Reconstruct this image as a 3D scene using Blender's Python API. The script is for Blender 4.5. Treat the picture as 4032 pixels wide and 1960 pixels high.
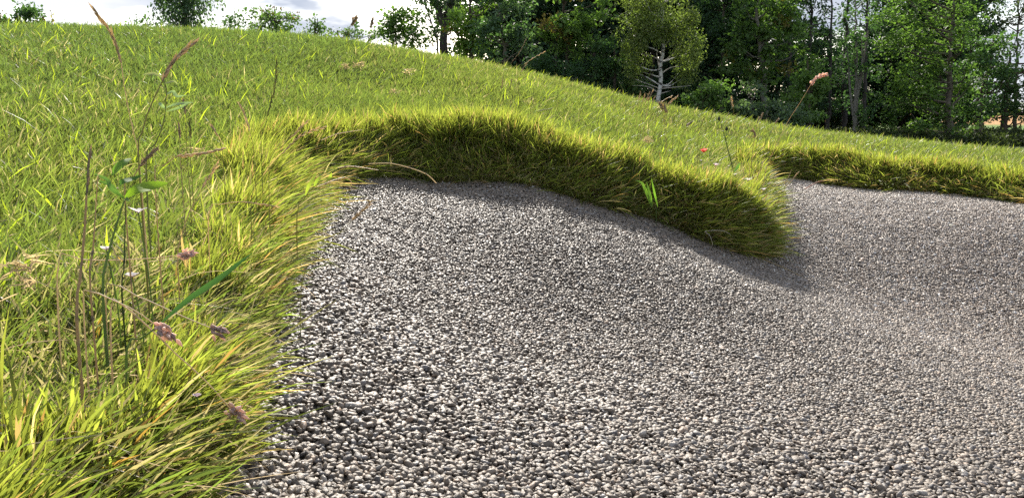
import bpy, math
import numpy as np

# ------------------------------------------------------------------ camera, sky, sun, exposure
F, PITCH = 3074.0, math.radians(9.78)          # focal length in photo pixels (4032 wide), tilt below the horizon
CP, SP = math.cos(PITCH), math.sin(PITCH)
SUN_AZ, SUN_EL = math.radians(-4), math.radians(33)   # azimuth measured from +Y towards +X

scene = bpy.context.scene
for o in list(bpy.data.objects):
    bpy.data.objects.remove(o)
C = scene.collection

cam = bpy.data.cameras.new('camera')
cam.sensor_width = 36.0
cam.lens = F / 4032 * 36
cam.clip_start = 0.02
cam.clip_end = 3000
camo = bpy.data.objects.new('camera', cam)
camo.rotation_euler = (math.pi / 2 - PITCH, 0, 0)
C.objects.link(camo)
scene.camera = camo

world = bpy.data.worlds.new('World')
scene.world = world
world.use_nodes = True
nt = world.node_tree
nt.nodes.clear()
w_out = nt.nodes.new('ShaderNodeOutputWorld')
w_bg = nt.nodes.new('ShaderNodeBackground')
w_sky = nt.nodes.new('ShaderNodeTexSky')
w_sky.sky_type = 'NISHITA'
w_sky.sun_disc = False
w_sky.sun_elevation = SUN_EL
w_sky.sun_rotation = SUN_AZ
w_sky.air_density = 1.0
w_sky.dust_density = 1.5
w_tc = nt.nodes.new('ShaderNodeTexCoord')
w_map = nt.nodes.new('ShaderNodeMapping')
w_map.inputs['Scale'].default_value = (1.0, 1.0, 3.2)
w_map.inputs['Location'].default_value = (0.35, 0.1, 0.22)
w_n = nt.nodes.new('ShaderNodeTexNoise')
w_n.inputs['Scale'].default_value = 2.6
w_n.inputs['Detail'].default_value = 6
w_n.inputs['Roughness'].default_value = 0.52
w_r = nt.nodes.new('ShaderNodeValToRGB')        # cloud cover
w_r.color_ramp.elements[0].position = 0.36
w_r.color_ramp.elements[1].position = 0.56
w_n2 = nt.nodes.new('ShaderNodeTexNoise')       # light and grey parts of the cloud
w_n2.inputs['Scale'].default_value = 3.4
w_n2.inputs['Detail'].default_value = 5
w_r2 = nt.nodes.new('ShaderNodeValToRGB')
w_r2.color_ramp.elements[0].position = 0.38
w_r2.color_ramp.elements[0].color = (1.35, 1.6, 2.1, 1)
w_r2.color_ramp.elements[1].position = 0.58
w_r2.color_ramp.elements[1].color = (3.1, 3.2, 3.4, 1)
w_mix = nt.nodes.new('ShaderNodeMix')
w_mix.data_type = 'RGBA'
L = nt.links.new
L(w_tc.outputs['Generated'], w_map.inputs['Vector'])
L(w_map.outputs[0], w_n.inputs['Vector'])
L(w_map.outputs[0], w_n2.inputs['Vector'])
L(w_n.outputs['Fac'], w_r.inputs['Fac'])
L(w_n2.outputs['Fac'], w_r2.inputs['Fac'])
L(w_r.outputs['Color'], w_mix.inputs[0])
L(w_sky.outputs[0], w_mix.inputs[6])
L(w_r2.outputs['Color'], w_mix.inputs[7])
L(w_mix.outputs[2], w_bg.inputs['Color'])
w_bg.inputs['Strength'].default_value = 0.15
L(w_bg.outputs[0], w_out.inputs[0])

sun = bpy.data.lights.new('sun', 'SUN')
sun.energy = 5.0
sun.angle = math.radians(0.5)
sun.color = (1.0, 0.94, 0.84)
suno = bpy.data.objects.new('sun', sun)
suno.rotation_euler = (math.pi / 2 - SUN_EL, 0, math.pi - SUN_AZ)
C.objects.link(suno)

scene.view_settings.view_transform = 'Standard'
scene.view_settings.look = 'None'
scene.view_settings.exposure = 1.1
scene.view_settings.gamma = 1.0
scene.cycles.use_denoising = False
scene.cycles.use_adaptive_sampling = True
scene.cycles.adaptive_threshold = 0.015
scene.cycles.max_bounces = 6
scene.cycles.diffuse_bounces = 3
scene.cycles.glossy_bounces = 2
scene.cycles.transmission_bounces = 4
scene.cycles.transparent_max_bounces = 4
scene.cycles.caustics_reflective = False
scene.cycles.caustics_refractive = False

rng = np.random.default_rng(7)


# ------------------------------------------------------------------ helpers: photo geometry
def ray(px, py):
    u, v = (px - 2016) / F, (py - 980) / F
    return np.array([u, CP - v * SP, -SP - v * CP]), math.sqrt(1 + u * u + v * v)


def P(px, py, d):                              # a point seen at that place of the photo, d metres away
    r, n = ray(px, py)
    return r / n * d


def PY(px, py, y):                             # the same with the depth along +Y
    r, n = ray(px, py)
    return r * (y / r[1])


# ------------------------------------------------------------------ helpers: smooth noise, splines
_tab = rng.random((64, 64))


def vnoise(x, y, s):
    x, y = np.asarray(x) / s + 17.3, np.asarray(y) / s + 5.1
    xi, yi = np.floor(x).astype(int), np.floor(y).astype(int)
    fx, fy = x - xi, y - yi
    fx, fy = fx * fx * (3 - 2 * fx), fy * fy * (3 - 2 * fy)
    g = lambda a, b: _tab[a % 64, b % 64]
    return (g(xi, yi) * (1 - fx) + g(xi + 1, yi) * fx) * (1 - fy) + (g(xi, yi + 1) * (1 - fx) + g(xi + 1, yi + 1) * fx) * fy


def fnoise(x, y, s):
    return vnoise(x, y, s) * .55 + vnoise(x + 9, y - 4, s * .45) * .3 + vnoise(x - 3, y + 7, s * .2) * .15


def sstep(t):
    t = np.clip(t, 0, 1)
    return t * t * (3 - 2 * t)


class TPS:                                     # thin-plate surface through scattered heights
    def __init__(s, p, lam=0.0):
        p = np.asarray(p, float)
        s.c = p[:, :2]
        n = len(p)
        A = np.zeros((n + 3, n + 3))
        A[:n, :n] = s.k(s.c) + lam * np.eye(n)
        A[:n, n] = 1
        A[:n, n + 1:] = s.c
        A[n:, :n] = A[:n, n:].T
        s.w = np.linalg.solve(A, np.r_[p[:, 2], 0, 0, 0])

    def k(s, q):
        d2 = ((q[:, None, :] - s.c[None]) ** 2).sum(-1)
        return d2 * np.log(d2 + 1e-12) * .5

    def __call__(s, x, y):
        q = np.stack([np.ravel(x), np.ravel(y)], 1)
        out = np.empty(len(q))
        for i in range(0, len(q), 40000):
            a = q[i:i + 40000]
            out[i:i + 40000] = s.k(a) @ s.w[:-3] + s.w[-3] + a @ s.w[-2:]
        return out.reshape(np.shape(x))


def catmull(pts, n):
    p = np.asarray(pts, float)
    if len(p) < 3:
        t = np.linspace(0, 1, n)[:, None]
        return p[0] * (1 - t) + p[-1] * t
    q = np.vstack([2 * p[0] - p[1], p, 2 * p[-1] - p[-2]])
    seg = np.r_[0, np.cumsum(np.linalg.norm(np.diff(p, axis=0), axis=1))]
    s = np.linspace(0, seg[-1], n)
    i = np.clip(np.searchsorted(seg, s, side='right') - 1, 0, len(p) - 2)
    t = ((s - seg[i]) / np.maximum(seg[i + 1] - seg[i], 1e-9))[:, None]
    a, b, c, d = q[i], q[i + 1], q[i + 2], q[i + 3]
    return .5 * (2 * b + (c - a) * t + (2 * a - 5 * b + 4 * c - d) * t ** 2 + (3 * b - a - 3 * c + d) * t ** 3)


# ------------------------------------------------------------------ helpers: meshes and tags
def mesh_obj(name, V, T, mat, col=None, parent=None, origin=None, smooth=True):
    V = np.ascontiguousarray(V, np.float32).reshape(-1, 3)
    T = np.ascontiguousarray(T, np.int32).reshape(-1, 3)
    if origin is not None:
        V = V - np.asarray(origin, np.float32)
    me = bpy.data.meshes.new(name)
    me.vertices.add(len(V))
    me.vertices.foreach_set('co', V.ravel())
    me.loops.add(len(T) * 3)
    me.loops.foreach_set('vertex_index', T.ravel())
    me.polygons.add(len(T))
    me.polygons.foreach_set('loop_start', np.arange(0, len(T) * 3, 3, dtype=np.int32))
    me.update(calc_edges=True)
    if not smooth:
        me.shade_flat()
    if col is not None:
        c = np.ones((len(V), 4), np.float32)
        c[:, :3] = np.asarray(col, np.float32).reshape(-1, 3)
        a = me.attributes.new('Col', 'FLOAT_COLOR', 'POINT')
        a.data.foreach_set('color', c.ravel())
    me.materials.append(mat)
    o = bpy.data.objects.new(name, me)
    C.objects.link(o)
    if parent is not None:
        o.parent = parent
    return o


def tag(o, label=None, cat=None, group=None, kind=None):
    for k, v in (('label', label), ('category', cat), ('group', group), ('kind', kind)):
        if v:
            o[k] = v
    return o


def empty(name, loc, label, cat, group=None):
    o = bpy.data.objects.new(name, None)
    o.empty_display_size = 0.05
    o.location = [float(a) for a in loc]
    C.objects.link(o)
    return tag(o, label, cat, group)


class Geo:                                     # collects coloured triangles for one mesh
    def __init__(s):
        s.V, s.T, s.K, s.n = [], [], [], 0

    def add(s, V, T, col):
        V = np.asarray(V, float).reshape(-1, 3)
        c = np.asarray(col, float)
        s.V.append(V)
        s.T.append(np.asarray(T, int).reshape(-1, 3) + s.n)
        s.K.append(np.broadcast_to(c, V.shape) if c.ndim == 1 else c.reshape(-1, 3))
        s.n += len(V)
        return s

    def tube(s, pts, r, col, ns=6, n=None):
        p = catmull(pts, n) if n else np.asarray(pts, float)
        m = len(p)
        r = np.interp(np.linspace(0, 1, m), np.linspace(0, 1, len(np.atleast_1d(r))), np.atleast_1d(r)) if np.size(r) > 1 else np.full(m, float(np.ravel(r)[0]))
        t = np.gradient(p, axis=0)
        t /= np.linalg.norm(t, axis=1, keepdims=True) + 1e-12
        ref = np.array([.31, .9, .2]) if abs(t[0] @ np.array([.31, .9, .2])) < .8 else np.array([.9, .1, .3])
        a = np.cross(t, ref)
        a /= np.linalg.norm(a, axis=1, keepdims=True)
        b = np.cross(t, a)
        an = np.arange(ns) * 2 * math.pi / ns
        V = p[:, None] + r[:, None, None] * (np.cos(an)[None, :, None] * a[:, None] + np.sin(an)[None, :, None] * b[:, None])
        i, j = np.meshgrid(np.arange(m - 1), np.arange(ns), indexing='ij')
        q = i * ns + j
        q2 = i * ns + (j + 1) % ns
        T = np.concatenate([np.stack([q, q2, q + ns], -1).reshape(-1, 3), np.stack([q2, q2 + ns, q + ns], -1).reshape(-1, 3)])
        c = np.asarray(col, float)
        if c.ndim == 2:                        # colours along the tube
            c = np.stack([np.interp(np.linspace(0, 1, m), np.linspace(0, 1, len(c)), c[:, k]) for k in range(3)], 1)
            c = np.repeat(c, ns, 0)
        return s.add(V.reshape(-1, 3), T, c)

    def spindle(s, base, axis, ln, r, col, ns=5):
        axis = np.asarray(axis, float) / np.linalg.norm(axis)
        p = [np.asarray(base) + axis * ln * t for t in (0, .25, .55, 1)]
        return s.tube(p, np.array([.25, 1, .85, .06]) * r, col, ns)

    def leaf(s, pts, w, col, up=(0, 0, 1), n=9, prof=None, fold=.25):
        p = catmull(pts, n)
        t = np.gradient(p, axis=0)
        t /= np.linalg.norm(t, axis=1, keepdims=True)
        sd = np.cross(t, np.asarray(up, float))
        sd /= np.linalg.norm(sd, axis=1, keepdims=True) + 1e-9
        nn = np.cross(sd, t)
        x = np.linspace(0, 1, n)
        pr = (np.sin(np.pi * np.clip(x * .93 + .05, 0, 1)) ** .8 if prof is None else np.interp(x, np.linspace(0, 1, len(prof)), prof)) * w / 2
        l_ = p + sd * pr[:, None] + nn * (pr * fold)[:, None]
        r_ = p - sd * pr[:, None] + nn * (pr * fold)[:, None]
        V = np.stack([l_, p, r_], 1).reshape(-1, 3)
        T = []
        for i in range(n - 1):
            k = i * 3
            T += [(k, k + 1, k + 3), (k + 1, k + 4, k + 3), (k + 1, k + 2, k + 4), (k + 2, k + 5, k + 4)]
        return s.add(V, T, col)

    def build(s, name, mat, parent=None, origin=None, smooth=True):
        return mesh_obj(name, np.concatenate(s.V), np.concatenate(s.T), mat, np.concatenate(s.K), parent, origin, smooth)


# ------------------------------------------------------------------ materials
def new_mat(name):
    m = bpy.data.materials.new(name)
    m.use_nodes = True
    n = m.node_tree.nodes
    return m, n, m.node_tree.links.new, n['Principled BSDF'], n['Material Output']


def plant_mat(name, trans=0.45, tint=(1.25, 1.35, 0.7), rough=0.45, spec=0.4):
    """a thin leaf: colour of the mesh, some light shining through"""
    m, n, l, b, out = new_mat(name)
    a = n.new('ShaderNodeAttribute')
    a.attribute_name = 'Col'
    l(a.outputs['Color'], b.inputs['Base Color'])
    b.inputs['Roughness'].default_value = rough
    b.inputs['Specular IOR Level'].default_value = spec
    t = n.new('ShaderNodeBsdfTranslucent')
    mu = n.new('ShaderNodeMix')
    mu.data_type = 'RGBA'
    mu.blend_type = 'MULTIPLY'
    mu.inputs[0].default_value = 1
    mu.inputs[7].default_value = (*tint, 1)
    l(a.outputs['Color'], mu.inputs[6])
    l(mu.outputs[2], t.inputs['Color'])
    mx = n.new('ShaderNodeMixShader')
    mx.inputs[0].default_value = trans
    l(b.outputs[0], mx.inputs[1])
    l(t.outputs[0], mx.inputs[2])
    l(mx.outputs[0], out.inputs['Surface'])
    return m


def solid_mat(name, rough=0.8, spec=0.3, noise=None, bump=0.0, bscale=200):
    """colour of the mesh, broken up by fine noise"""
    m, n, l, b, out = new_mat(name)
    a = n.new('ShaderNodeAttribute')
    a.attribute_name = 'Col'
    tc = n.new('ShaderNodeTexCoord')
    nz = n.new('ShaderNodeTexNoise')
    nz.inputs['Scale'].default_value = noise or bscale
    nz.inputs['Detail'].default_value = 4
    l(tc.outputs['Object'], nz.inputs['Vector'])
    r = n.new('ShaderNodeMapRange')
    r.inputs['From Min'].default_value = .3
    r.inputs['From Max'].default_value = .7
    r.inputs['To Min'].default_value = .7
    r.inputs['To Max'].default_value = 1.3
    l(nz.outputs['Fac'], r.inputs['Value'])
    mu = n.new('ShaderNodeVectorMath')
    mu.operation = 'SCALE'
    l(a.outputs['Color'], mu.inputs[0])
    l(r.outputs[0], mu.inputs['Scale'])
    l(mu.outputs[0], b.inputs['Base Color'])
    b.inputs['Roughness'].default_value = rough
    b.inputs['Specular IOR Level'].default_value = spec
    if bump:
        nb = n.new('ShaderNodeTexNoise')
        nb.inputs['Scale'].default_value = bscale
        nb.inputs['Detail'].default_value = 3
        l(tc.outputs['Object'], nb.inputs['Vector'])
        bp = n.new('ShaderNodeBump')
        bp.inputs['Strength'].default_value = bump
        bp.inputs['Distance'].default_value = .002
        l(nb.outputs['Fac'], bp.inputs['Height'])
        l(bp.outputs[0], b.inputs['Normal'])
    return m


M_GRASS = plant_mat('grass blades', .58, (1.25, 1.3, .8), .45, .5)
M_FRINGE = plant_mat('long fine grass', .66, (1.5, 1.45, .8), .5, .35)
M_STRAW = plant_mat('dry straw', .58, (1.3, 1.2, 1.0), .5, .4)
M_LEAF = plant_mat('tree leaves', .46, (1.3, 1.55, .65), .6, .25)
M_PETAL = plant_mat('petals', .45, (1.1, 1.0, 1.0), .6, .2)
M_STONE = solid_mat('resin bound stones', .5, .38, 320, .6, 620)
M_BED = solid_mat('bunker bed', .9, .2, 90, .5, 160)
M_SOIL = solid_mat('turf soil and thatch', .95, .1, 60, .6, 90)
M_BARK = solid_mat('bark', .9, .15, 14)
M_FIELD = solid_mat('field', .95, .1, 3)


def birch_bark():
    m, n, l, b, out = new_mat('birch bark')
    tc = n.new('ShaderNodeTexCoord')
    mp = n.new('ShaderNodeMapping')
    mp.inputs['Scale'].default_value = (4, 4, 9)
    nz = n.new('ShaderNodeTexNoise')
    nz.inputs['Scale'].default_value = 1.6
    nz.inputs['Detail'].default_value = 5
    cr = n.new('ShaderNodeValToRGB')
    cr.color_ramp.elements[0].position = .40
    cr.color_ramp.elements[0].color = (.045, .04, .035, 1)
    cr.color_ramp.elements[1].position = .47
    cr.color_ramp.elements[1].color = (.55, .52, .47, 1)
    l(tc.outputs['Object'], mp.inputs['Vector'])
    l(mp.outputs[0], nz.inputs['Vector'])
    l(nz.outputs['Fac'], cr.inputs['Fac'])
    l(cr.outputs[0], b.inputs['Base Color'])
    b.inputs['Roughness'].default_value = .7
    return m


M_BIRCH = birch_bark()

# ------------------------------------------------------------------ the ground: bunker bowl and grass hill
EDGE = [  # rim of the stone floor (photo x, photo y, distance, width of the turf wall behind it)
    (880, 1960, .80, .06), (930, 1750, .92, .06), (1010, 1500, 1.08, .07), (1070, 1300, 1.27, .08), (1122, 1120, 1.5, .09), (1170, 980, 1.8, .11),
    (1195, 875, 2.1, .13), (1238, 795, 2.5, .17), (1345, 730, 2.8, .22), (1560, 705, 2.98, .25), (1727, 715, 3.0, .25), (2006, 718, 3.0, .25),
    (2174, 755, 3.0, .24), (2400, 828, 3.05, .23), (2616, 883, 3.1, .22), (2711, 928, 3.1, .21), (2879, 990, 3.2, .2), (3000, 1020, 3.3, .18),
    (3052, 1004, 3.42, .1), (3056, 900, 3.75, .09), (3050, 800, 4.2, .09), (3040, 740, 4.6, .1), (3010, 700, 4.95, .12), (3118, 704, 5.1, .2),
    (3215, 720, 5.1, .22), (3400, 746, 5.0, .22), (3532, 752, 5.0, .22), (3700, 762, 5.0, .22), (4032, 800, 4.9, .22), (4400, 850, 4.7, .22)]
EXT = [(3.55, 3.4, -.62, .14), (3.8, 2.2, -.7, .14), (3.4, .8, -.6, .1), (2.2, -.4, -.45, .1), (.8, -.7, -.4, .1), (0, -.4, -.36, .08), (-.17, .1, -.36, .06), (-.25, .45, -.37, .06)]
e_pts = np.array([list(P(a, b, c)) + [w] for a, b, c, w in EDGE] + [list(e) for e in EXT])
INNER = [P(1250, 1835, .97), P(2650, 1835, 1.25), P(3780, 1835, 1.55), P(1550, 1125, 1.7), P(2750, 1075, 2.6), P(3780, 1225, 3.5), P(3350, 850, 4.25),
         P(3780, 880, 4.3), P(1700, 900, 2.35), P(2200, 1300, 1.85), (2.4, 1.7, -.75), (1.6, .4, -.58)]
bunker_z = TPS(np.vstack([e_pts[:, :3], INNER]), 2e-3)
loop = catmull(np.vstack([e_pts, e_pts[:1]]), 420)[:-1]
loop[:, :2] += np.stack([fnoise(loop[:, 0] * 3, loop[:, 1] * 3 + 4, .25) - .5, fnoise(loop[:, 0] * 3 + 8, loop[:, 1] * 3, .25) - .5], 1) * .05
loop_w = loop[:, 3]

G = []
for i, (a, b, c, w) in enumerate(EDGE[:7]):     # the near rim: turf only just above the stones
    p = P(a, b, c)
    G.append((p[0] - .12, p[1] + .02, p[2] + .06))
G += [tuple(P(*q)) for q in [
    (1230, 665, 2.7), (1480, 575, 3.15), (1700, 545, 3.25), (2000, 560, 3.25), (2300, 652, 3.25), (2700, 760, 3.32), (2920, 812, 3.42), (3020, 835, 3.55),
    (3025, 755, 4.05), (2980, 698, 4.6), (2900, 632, 5.0), (2960, 618, 5.25), (3200, 636, 5.35), (3600, 678, 5.35), (4032, 728, 5.25), (4400, 770, 5.05),
    (2700, 610, 4.6), (2700, 535, 5.9), (2000, 360, 5.1), (1500, 355, 4.9), (1000, 560, 3.0), (0, 1900, .66), (0, 1200, 1.2), (0, 620, 2.5), (500, 1700, .8), (600, 1000, 1.6)]]
CREST = [(-500, 120, 6.6), (0, 124, 7), (650, 137, 7.5), (1300, 167, 7.3), (1850, 250, 6.9), (2250, 342, 6.8), (2600, 424, 7), (3000, 496, 7.5), (3500, 560, 8.2), (4032, 608, 8.6), (4500, 650, 9)]
for q in CREST:
    p = P(*q)
    h = p[:2] / np.linalg.norm(p[:2])
    G.append(tuple(p))
    G.append((p[0] + h[0] * 2.2, p[1] + h[1] * 2.2, p[2] - .22 - max(0, p[2]) * .12))
    G.append((p[0] + h[0] * 6, p[1] + h[1] * 6, -1.12))
G += [(-2.5, -1, -.2), (0, -3, -.45), (3, -3, -.6), (5.5, 1, -.6), (5.5, 3.5, -.55), (-6, 0, .1)]
hill_z = TPS(G, 1e-3)

GX0, GX1, GY0, GY1, GS = -9.0, 10.5, -3.0, 15.5, .03
gx, gy = np.arange(GX0, GX1, GS), np.arange(GY0, GY1, GS)
XX, YY = np.meshgrid(gx, gy)


def inside(x, y):
    r = np.zeros(x.shape, bool)
    a, b = loop[:, :2], np.roll(loop[:, :2], -1, 0)
    for (x0, y0), (x1, y1) in zip(a, b):
        if y0 != y1:
            k = (y0 > y) != (y1 > y)
            r[k] ^= x[k] < (x1 - x0) * (y[k] - y0) / (y1 - y0) + x0
    return r


def rim_dist(x, y):                             # distance to the rim and the wall width there
    q = np.stack([x.ravel(), y.ravel()], 1)
    d, w = np.empty(len(q)), np.empty(len(q))
    for i in range(0, len(q), 8000):
        dd = ((q[i:i + 8000, None] - loop[None, :, :2]) ** 2).sum(-1)
        j = dd.argmin(1)
        d[i:i + 8000] = np.sqrt(dd[np.arange(len(j)), j])
        w[i:i + 8000] = loop_w[j]
    return d.reshape(x.shape), w.reshape(x.shape)


near = (XX > -2.2) & (XX < 5) & (YY > -1.6) & (YY < 6.3)
D = np.full(XX.shape, 3.0)
W = np.full(XX.shape, .15)
D[near], W[near] = rim_dist(XX[near], YY[near])
ins = inside(XX, YY)
D = np.where(ins, -D, D)
HZ = np.maximum(hill_z(XX, YY), -1.16)
HZ = HZ + (fnoise(XX, YY, .7) - .5) * .03 * sstep(D / .3)
BZ = np.zeros_like(HZ)
BZ[near] = bunker_z(XX[near], YY[near]) + (fnoise(XX[near], YY[near], .5) - .5) * .022
GZ = np.where(near & (D < W * 2.5), BZ + (np.maximum(HZ, BZ + .02) - BZ) * sstep(D / W) ** .85, HZ)
GZ = np.where(ins, BZ - np.minimum(.09, -D * 1.2), GZ)


def samp(A, x, y):
    fx, fy = np.clip((x - GX0) / GS, 0, len(gx) - 1.01), np.clip((y - GY0) / GS, 0, len(gy) - 1.01)
    i, j = fx.astype(int), fy.astype(int)
    a, b = fx - i, fy - j
    return (A[j, i] * (1 - a) + A[j, i + 1] * a) * (1 - b) + (A[j + 1, i] * (1 - a) + A[j + 1, i + 1] * a) * b


gDy, gDx = np.gradient(D, GS)
gZy, gZx = np.gradient(GZ, GS)


def ground_at(x, y):
    return float(samp(GZ, np.array([x]), np.array([y]))[0])


def floor_at(x, y):
    return float(samp(BZ, np.array([x]), np.array([y]))[0])


def grid_mesh(name, X, Y, Z, keep, mat, col):
    n, m = X.shape
    q = (np.arange(n - 1)[:, None] * m + np.arange(m - 1)[None]).ravel()
    k = (keep[:-1, :-1] & keep[1:, :-1] & keep[:-1, 1:] & keep[1:, 1:]).ravel()
    q = q[k]
    T = np.concatenate([np.stack([q, q + 1, q + m], 1), np.stack([q + 1, q + m + 1, q + m], 1)])
    used = np.unique(T)
    mp = np.full(n * m, -1)
    mp[used] = np.arange(len(used))
    V = np.stack([X, Y, Z], -1).reshape(-1, 3)[used]
    return mesh_obj(name, V, mp[T], mat, np.broadcast_to(col, (n, m, 3)).reshape(-1, 3)[used])


st = 2
dryness = fnoise(XX, YY, 1.1)
gcol = np.stack([.075 + .05 * dryness, .085 + .03 * dryness, .028 + .012 * dryness], -1)
tag(grid_mesh('ground', XX, YY, GZ, D > -.25, M_SOIL, gcol), kind='structure', label='grassy hill around the stone bunker')
bcol = np.array([.12, .105, .09])
tag(grid_mesh('bunker_floor', XX, YY, BZ - .006, near & (D < .05), M_BED, bcol), kind='structure', label='bunker floor under the bound stones')

# the plain beyond the hill, one sheet to the horizon with bands of crop
rr = np.r_[0, 13, 16, 20, 25, 31, 36, 40, 46, 54, 62, 72, 84, 100, 130, 180, 260, 400]
aa = np.linspace(0, 2 * math.pi, 121)
RR, AA = np.meshgrid(rr, aa)
px_, py_ = RR * np.sin(AA), RR * np.cos(AA)
pz_ = np.full(px_.shape, -1.05) + np.clip((RR - 90) / 400, 0, 1) * 2.2
c_near, c_brown, c_green, c_wheat = np.array([.045, .06, .02]), np.array([.17, .105, .06]), np.array([.10, .16, .035]), np.array([.36, .20, .085])
pc = np.empty(px_.shape + (3,))
for lim, c in ((2000, c_wheat), (84, c_green), (58, c_brown), (38, c_near)):
    pc[RR <= lim] = c
tag(grid_mesh('field', px_, py_, pz_, RR >= 0, M_FIELD, pc), kind='structure', label='flat field beyond the trees')

# ------------------------------------------------------------------ the stones of the bunker floor


def ico(sub):
    t = (1 + 5 ** .5) / 2
    v = [(-1, t, 0), (1, t, 0), (-1, -t, 0), (1, -t, 0), (0, -1, t), (0, 1, t), (0, -1, -t), (0, 1, -t), (t, 0, -1), (t, 0, 1), (-t, 0, -1), (-t, 0, 1)]
    f = [(0, 11, 5), (0, 5, 1), (0, 1, 7), (0, 7, 10), (0, 10, 11), (1, 5, 9), (5, 11, 4), (11, 10, 2), (10, 7, 6), (7, 1, 8), (3, 9, 4), (3, 4, 2), (3, 2, 6), (3, 6, 8), (3, 8, 9), (4, 9, 5), (2, 4, 11), (6, 2, 10), (8, 6, 7), (9, 8, 1)]
    v = [np.array(a) / np.linalg.norm(a) for a in v]
    for _ in range(sub):
        c, g = {}, []

        def mid(a, b):
            k = (min(a, b), max(a, b))
            if k not in c:
                m = v[a] + v[b]
                v.append(m / np.linalg.norm(m))
                c[k] = len(v) - 1
            return c[k]
        for a, b, d in f:
            ab, bd, da = mid(a, b), mid(b, d), mid(d, a)
            g += [(a, ab, da), (b, bd, ab), (d, da, bd), (ab, bd, da)]
        f = g
    return np.array(v), np.array(f)


def stones(x, y, z, size, sub, nvar=24):
    n = len(x)
    bv, bf = ico(sub)
    var = []
    for k in range(nvar):
        r = np.ones(len(bv))
        for _ in range(7):                      # knock flat facets off a round pebble
            d = rng.normal(size=3)
            d /= np.linalg.norm(d)
            h = rng.uniform(.42, .85)
            r = np.minimum(r, h / np.maximum(bv @ d, 1e-3))
        r *= 1 + rng.normal(0, .07, len(bv))
        var.append(bv * np.clip(r, .5, 1.3)[:, None])
    var = np.array(var)
    V = var[rng.integers(0, nvar, n)] * (size[:, None] * np.stack([rng.uniform(1.0, 1.75, n), rng.uniform(.85, 1.3, n), rng.uniform(.5, .85, n)], 1))[:, None, :] * .5
    q = rng.normal(size=(n, 4)) * np.array([1, .22, .22, 1.1])
    q /= np.linalg.norm(q, axis=1, keepdims=True)
    a, b, c, d = q.T
    R = np.stack([1 - 2 * (c * c + d * d), 2 * (b * c - a * d), 2 * (b * d + a * c), 2 * (b * c + a * d), 1 - 2 * (b * b + d * d), 2 * (c * d - a * b),
                  2 * (b * d - a * c), 2 * (c * d + a * b), 1 - 2 * (b * b + c * c)], 1).reshape(n, 3, 3)
    V = np.einsum('nij,nkj->nki', R, V) + np.stack([x, y, z], 1)[:, None]
    T = bf[None] + (np.arange(n) * len(bv))[:, None, None]
    hue = rng.random(n)
    lum = rng.lognormal(0, .26, n)
    base = np.array([.150, .120, .092])[None] * lum[:, None]
    base = np.where((hue < .05)[:, None], np.array([.22, .16, .115]) * lum[:, None], base)
    base = np.where(((hue > .05) & (hue < .09))[:, None], np.array([.30, .27, .235]) * lum[:, None], base)
    base = np.where(((hue > .09) & (hue < .2))[:, None], np.array([.14, .125, .115]) * lum[:, None], base)
    dry = (sstep((x - .5) / 1.3) * sstep((y - 1.2) / 2.2))[:, None]     # the far bay is dry and paler
    base = base * (1 + dry * np.array([.75, .78, .85]))
    col = np.repeat(np.clip(base, .03, .5), len(bv), 0)
    return V, T, col


sp = .0076
hx, hy = np.arange(-1.2, 3.9, sp), np.arange(-.3, 5.3, sp * .87)
HX, HY = np.meshgrid(hx, hy)
HX = HX + (np.arange(len(hy)) % 2)[:, None] * sp * .5
HX = (HX + rng.normal(0, sp * .24, HX.shape)).ravel()
HY = (HY + rng.normal(0, sp * .24, HY.shape)).ravel()
sd = samp(D, HX, HY)
az = np.degrees(np.arctan2(HX, np.maximum(HY, .01)))
r2 = np.hypot(HX, HY)
keep = (sd < .03) & (r2 > .25) & (az > -42) & (az < 42)
HX, HY, r2 = HX[keep], HY[keep], r2[keep]
bz = samp(BZ, HX, HY)
sz = .0094 * rng.lognormal(0, .2, len(HX))
hz = bz + rng.normal(0, .0011, len(HX)) + (fnoise(HX, HY, .05) - .5) * .006
stone_root = None
nearm = r2 < 1.5
g = Geo()
for msk, sub in ((nearm, 1), (~nearm, 0)):
    V, T, col = stones(HX[msk], HY[msk], hz[msk], sz[msk], sub)
    g.add(V, T, col)
tag(g.build('gravel', M_STONE), 'grey resin bound stones lining the bunker', 'gravel', None, 'stuff')

# ------------------------------------------------------------------ grass


def blades(root, d, Ln, w, bend, crs, ctip, nseg, face=None):
    n = len(root)
    d = d / np.linalg.norm(d, axis=1, keepdims=True)
    if face is None:
        face = rng.normal(size=(n, 3))
        face[:, 2] *= .25
    sdv = np.cross(d, face)
    sdv /= np.linalg.norm(sdv, axis=1, keepdims=True) + 1e-9
    rows = []
    cols = []
    for k in range(nseg):
        t = k / nseg
        c = root + Ln[:, None] * (d * t + bend * t * t)
        hw = (w * (.75 + .5 * t if t < .5 else 1.0 - .9 * (t - .5)) * .5)[:, None]
        rows += [c - sdv * hw, c + sdv * hw]
        cc = crs * (1 - t) + ctip * t if t > 0 else crs
        cols += [cc, cc]
    rows.append(root + Ln[:, None] * (d + bend))
    cols.append(ctip)
    V = np.stack(rows, 1)
    K = np.stack(cols, 1)
    T = []
    for k in range(nseg - 1):
        a = 2 * k
        T += [(a, a + 1, a + 2), (a + 1, a + 3, a + 2)]
    T.append((2 * nseg - 2, 2 * nseg - 1, 2 * nseg))
    T = np.array(T)[None] + (np.arange(n) * (2 * nseg + 1))[:, None, None]
    return V.reshape(-1, 3), T.reshape(-1, 3), K.reshape(-1, 3)


GREEN, LIME, DEEP, STRAW, RUST = (np.array(c) for c in ([.110, .170, .036], [.190, .225, .044], [.075, .140, .048], [.40, .33, .21], [.26, .16, .07]))


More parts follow.
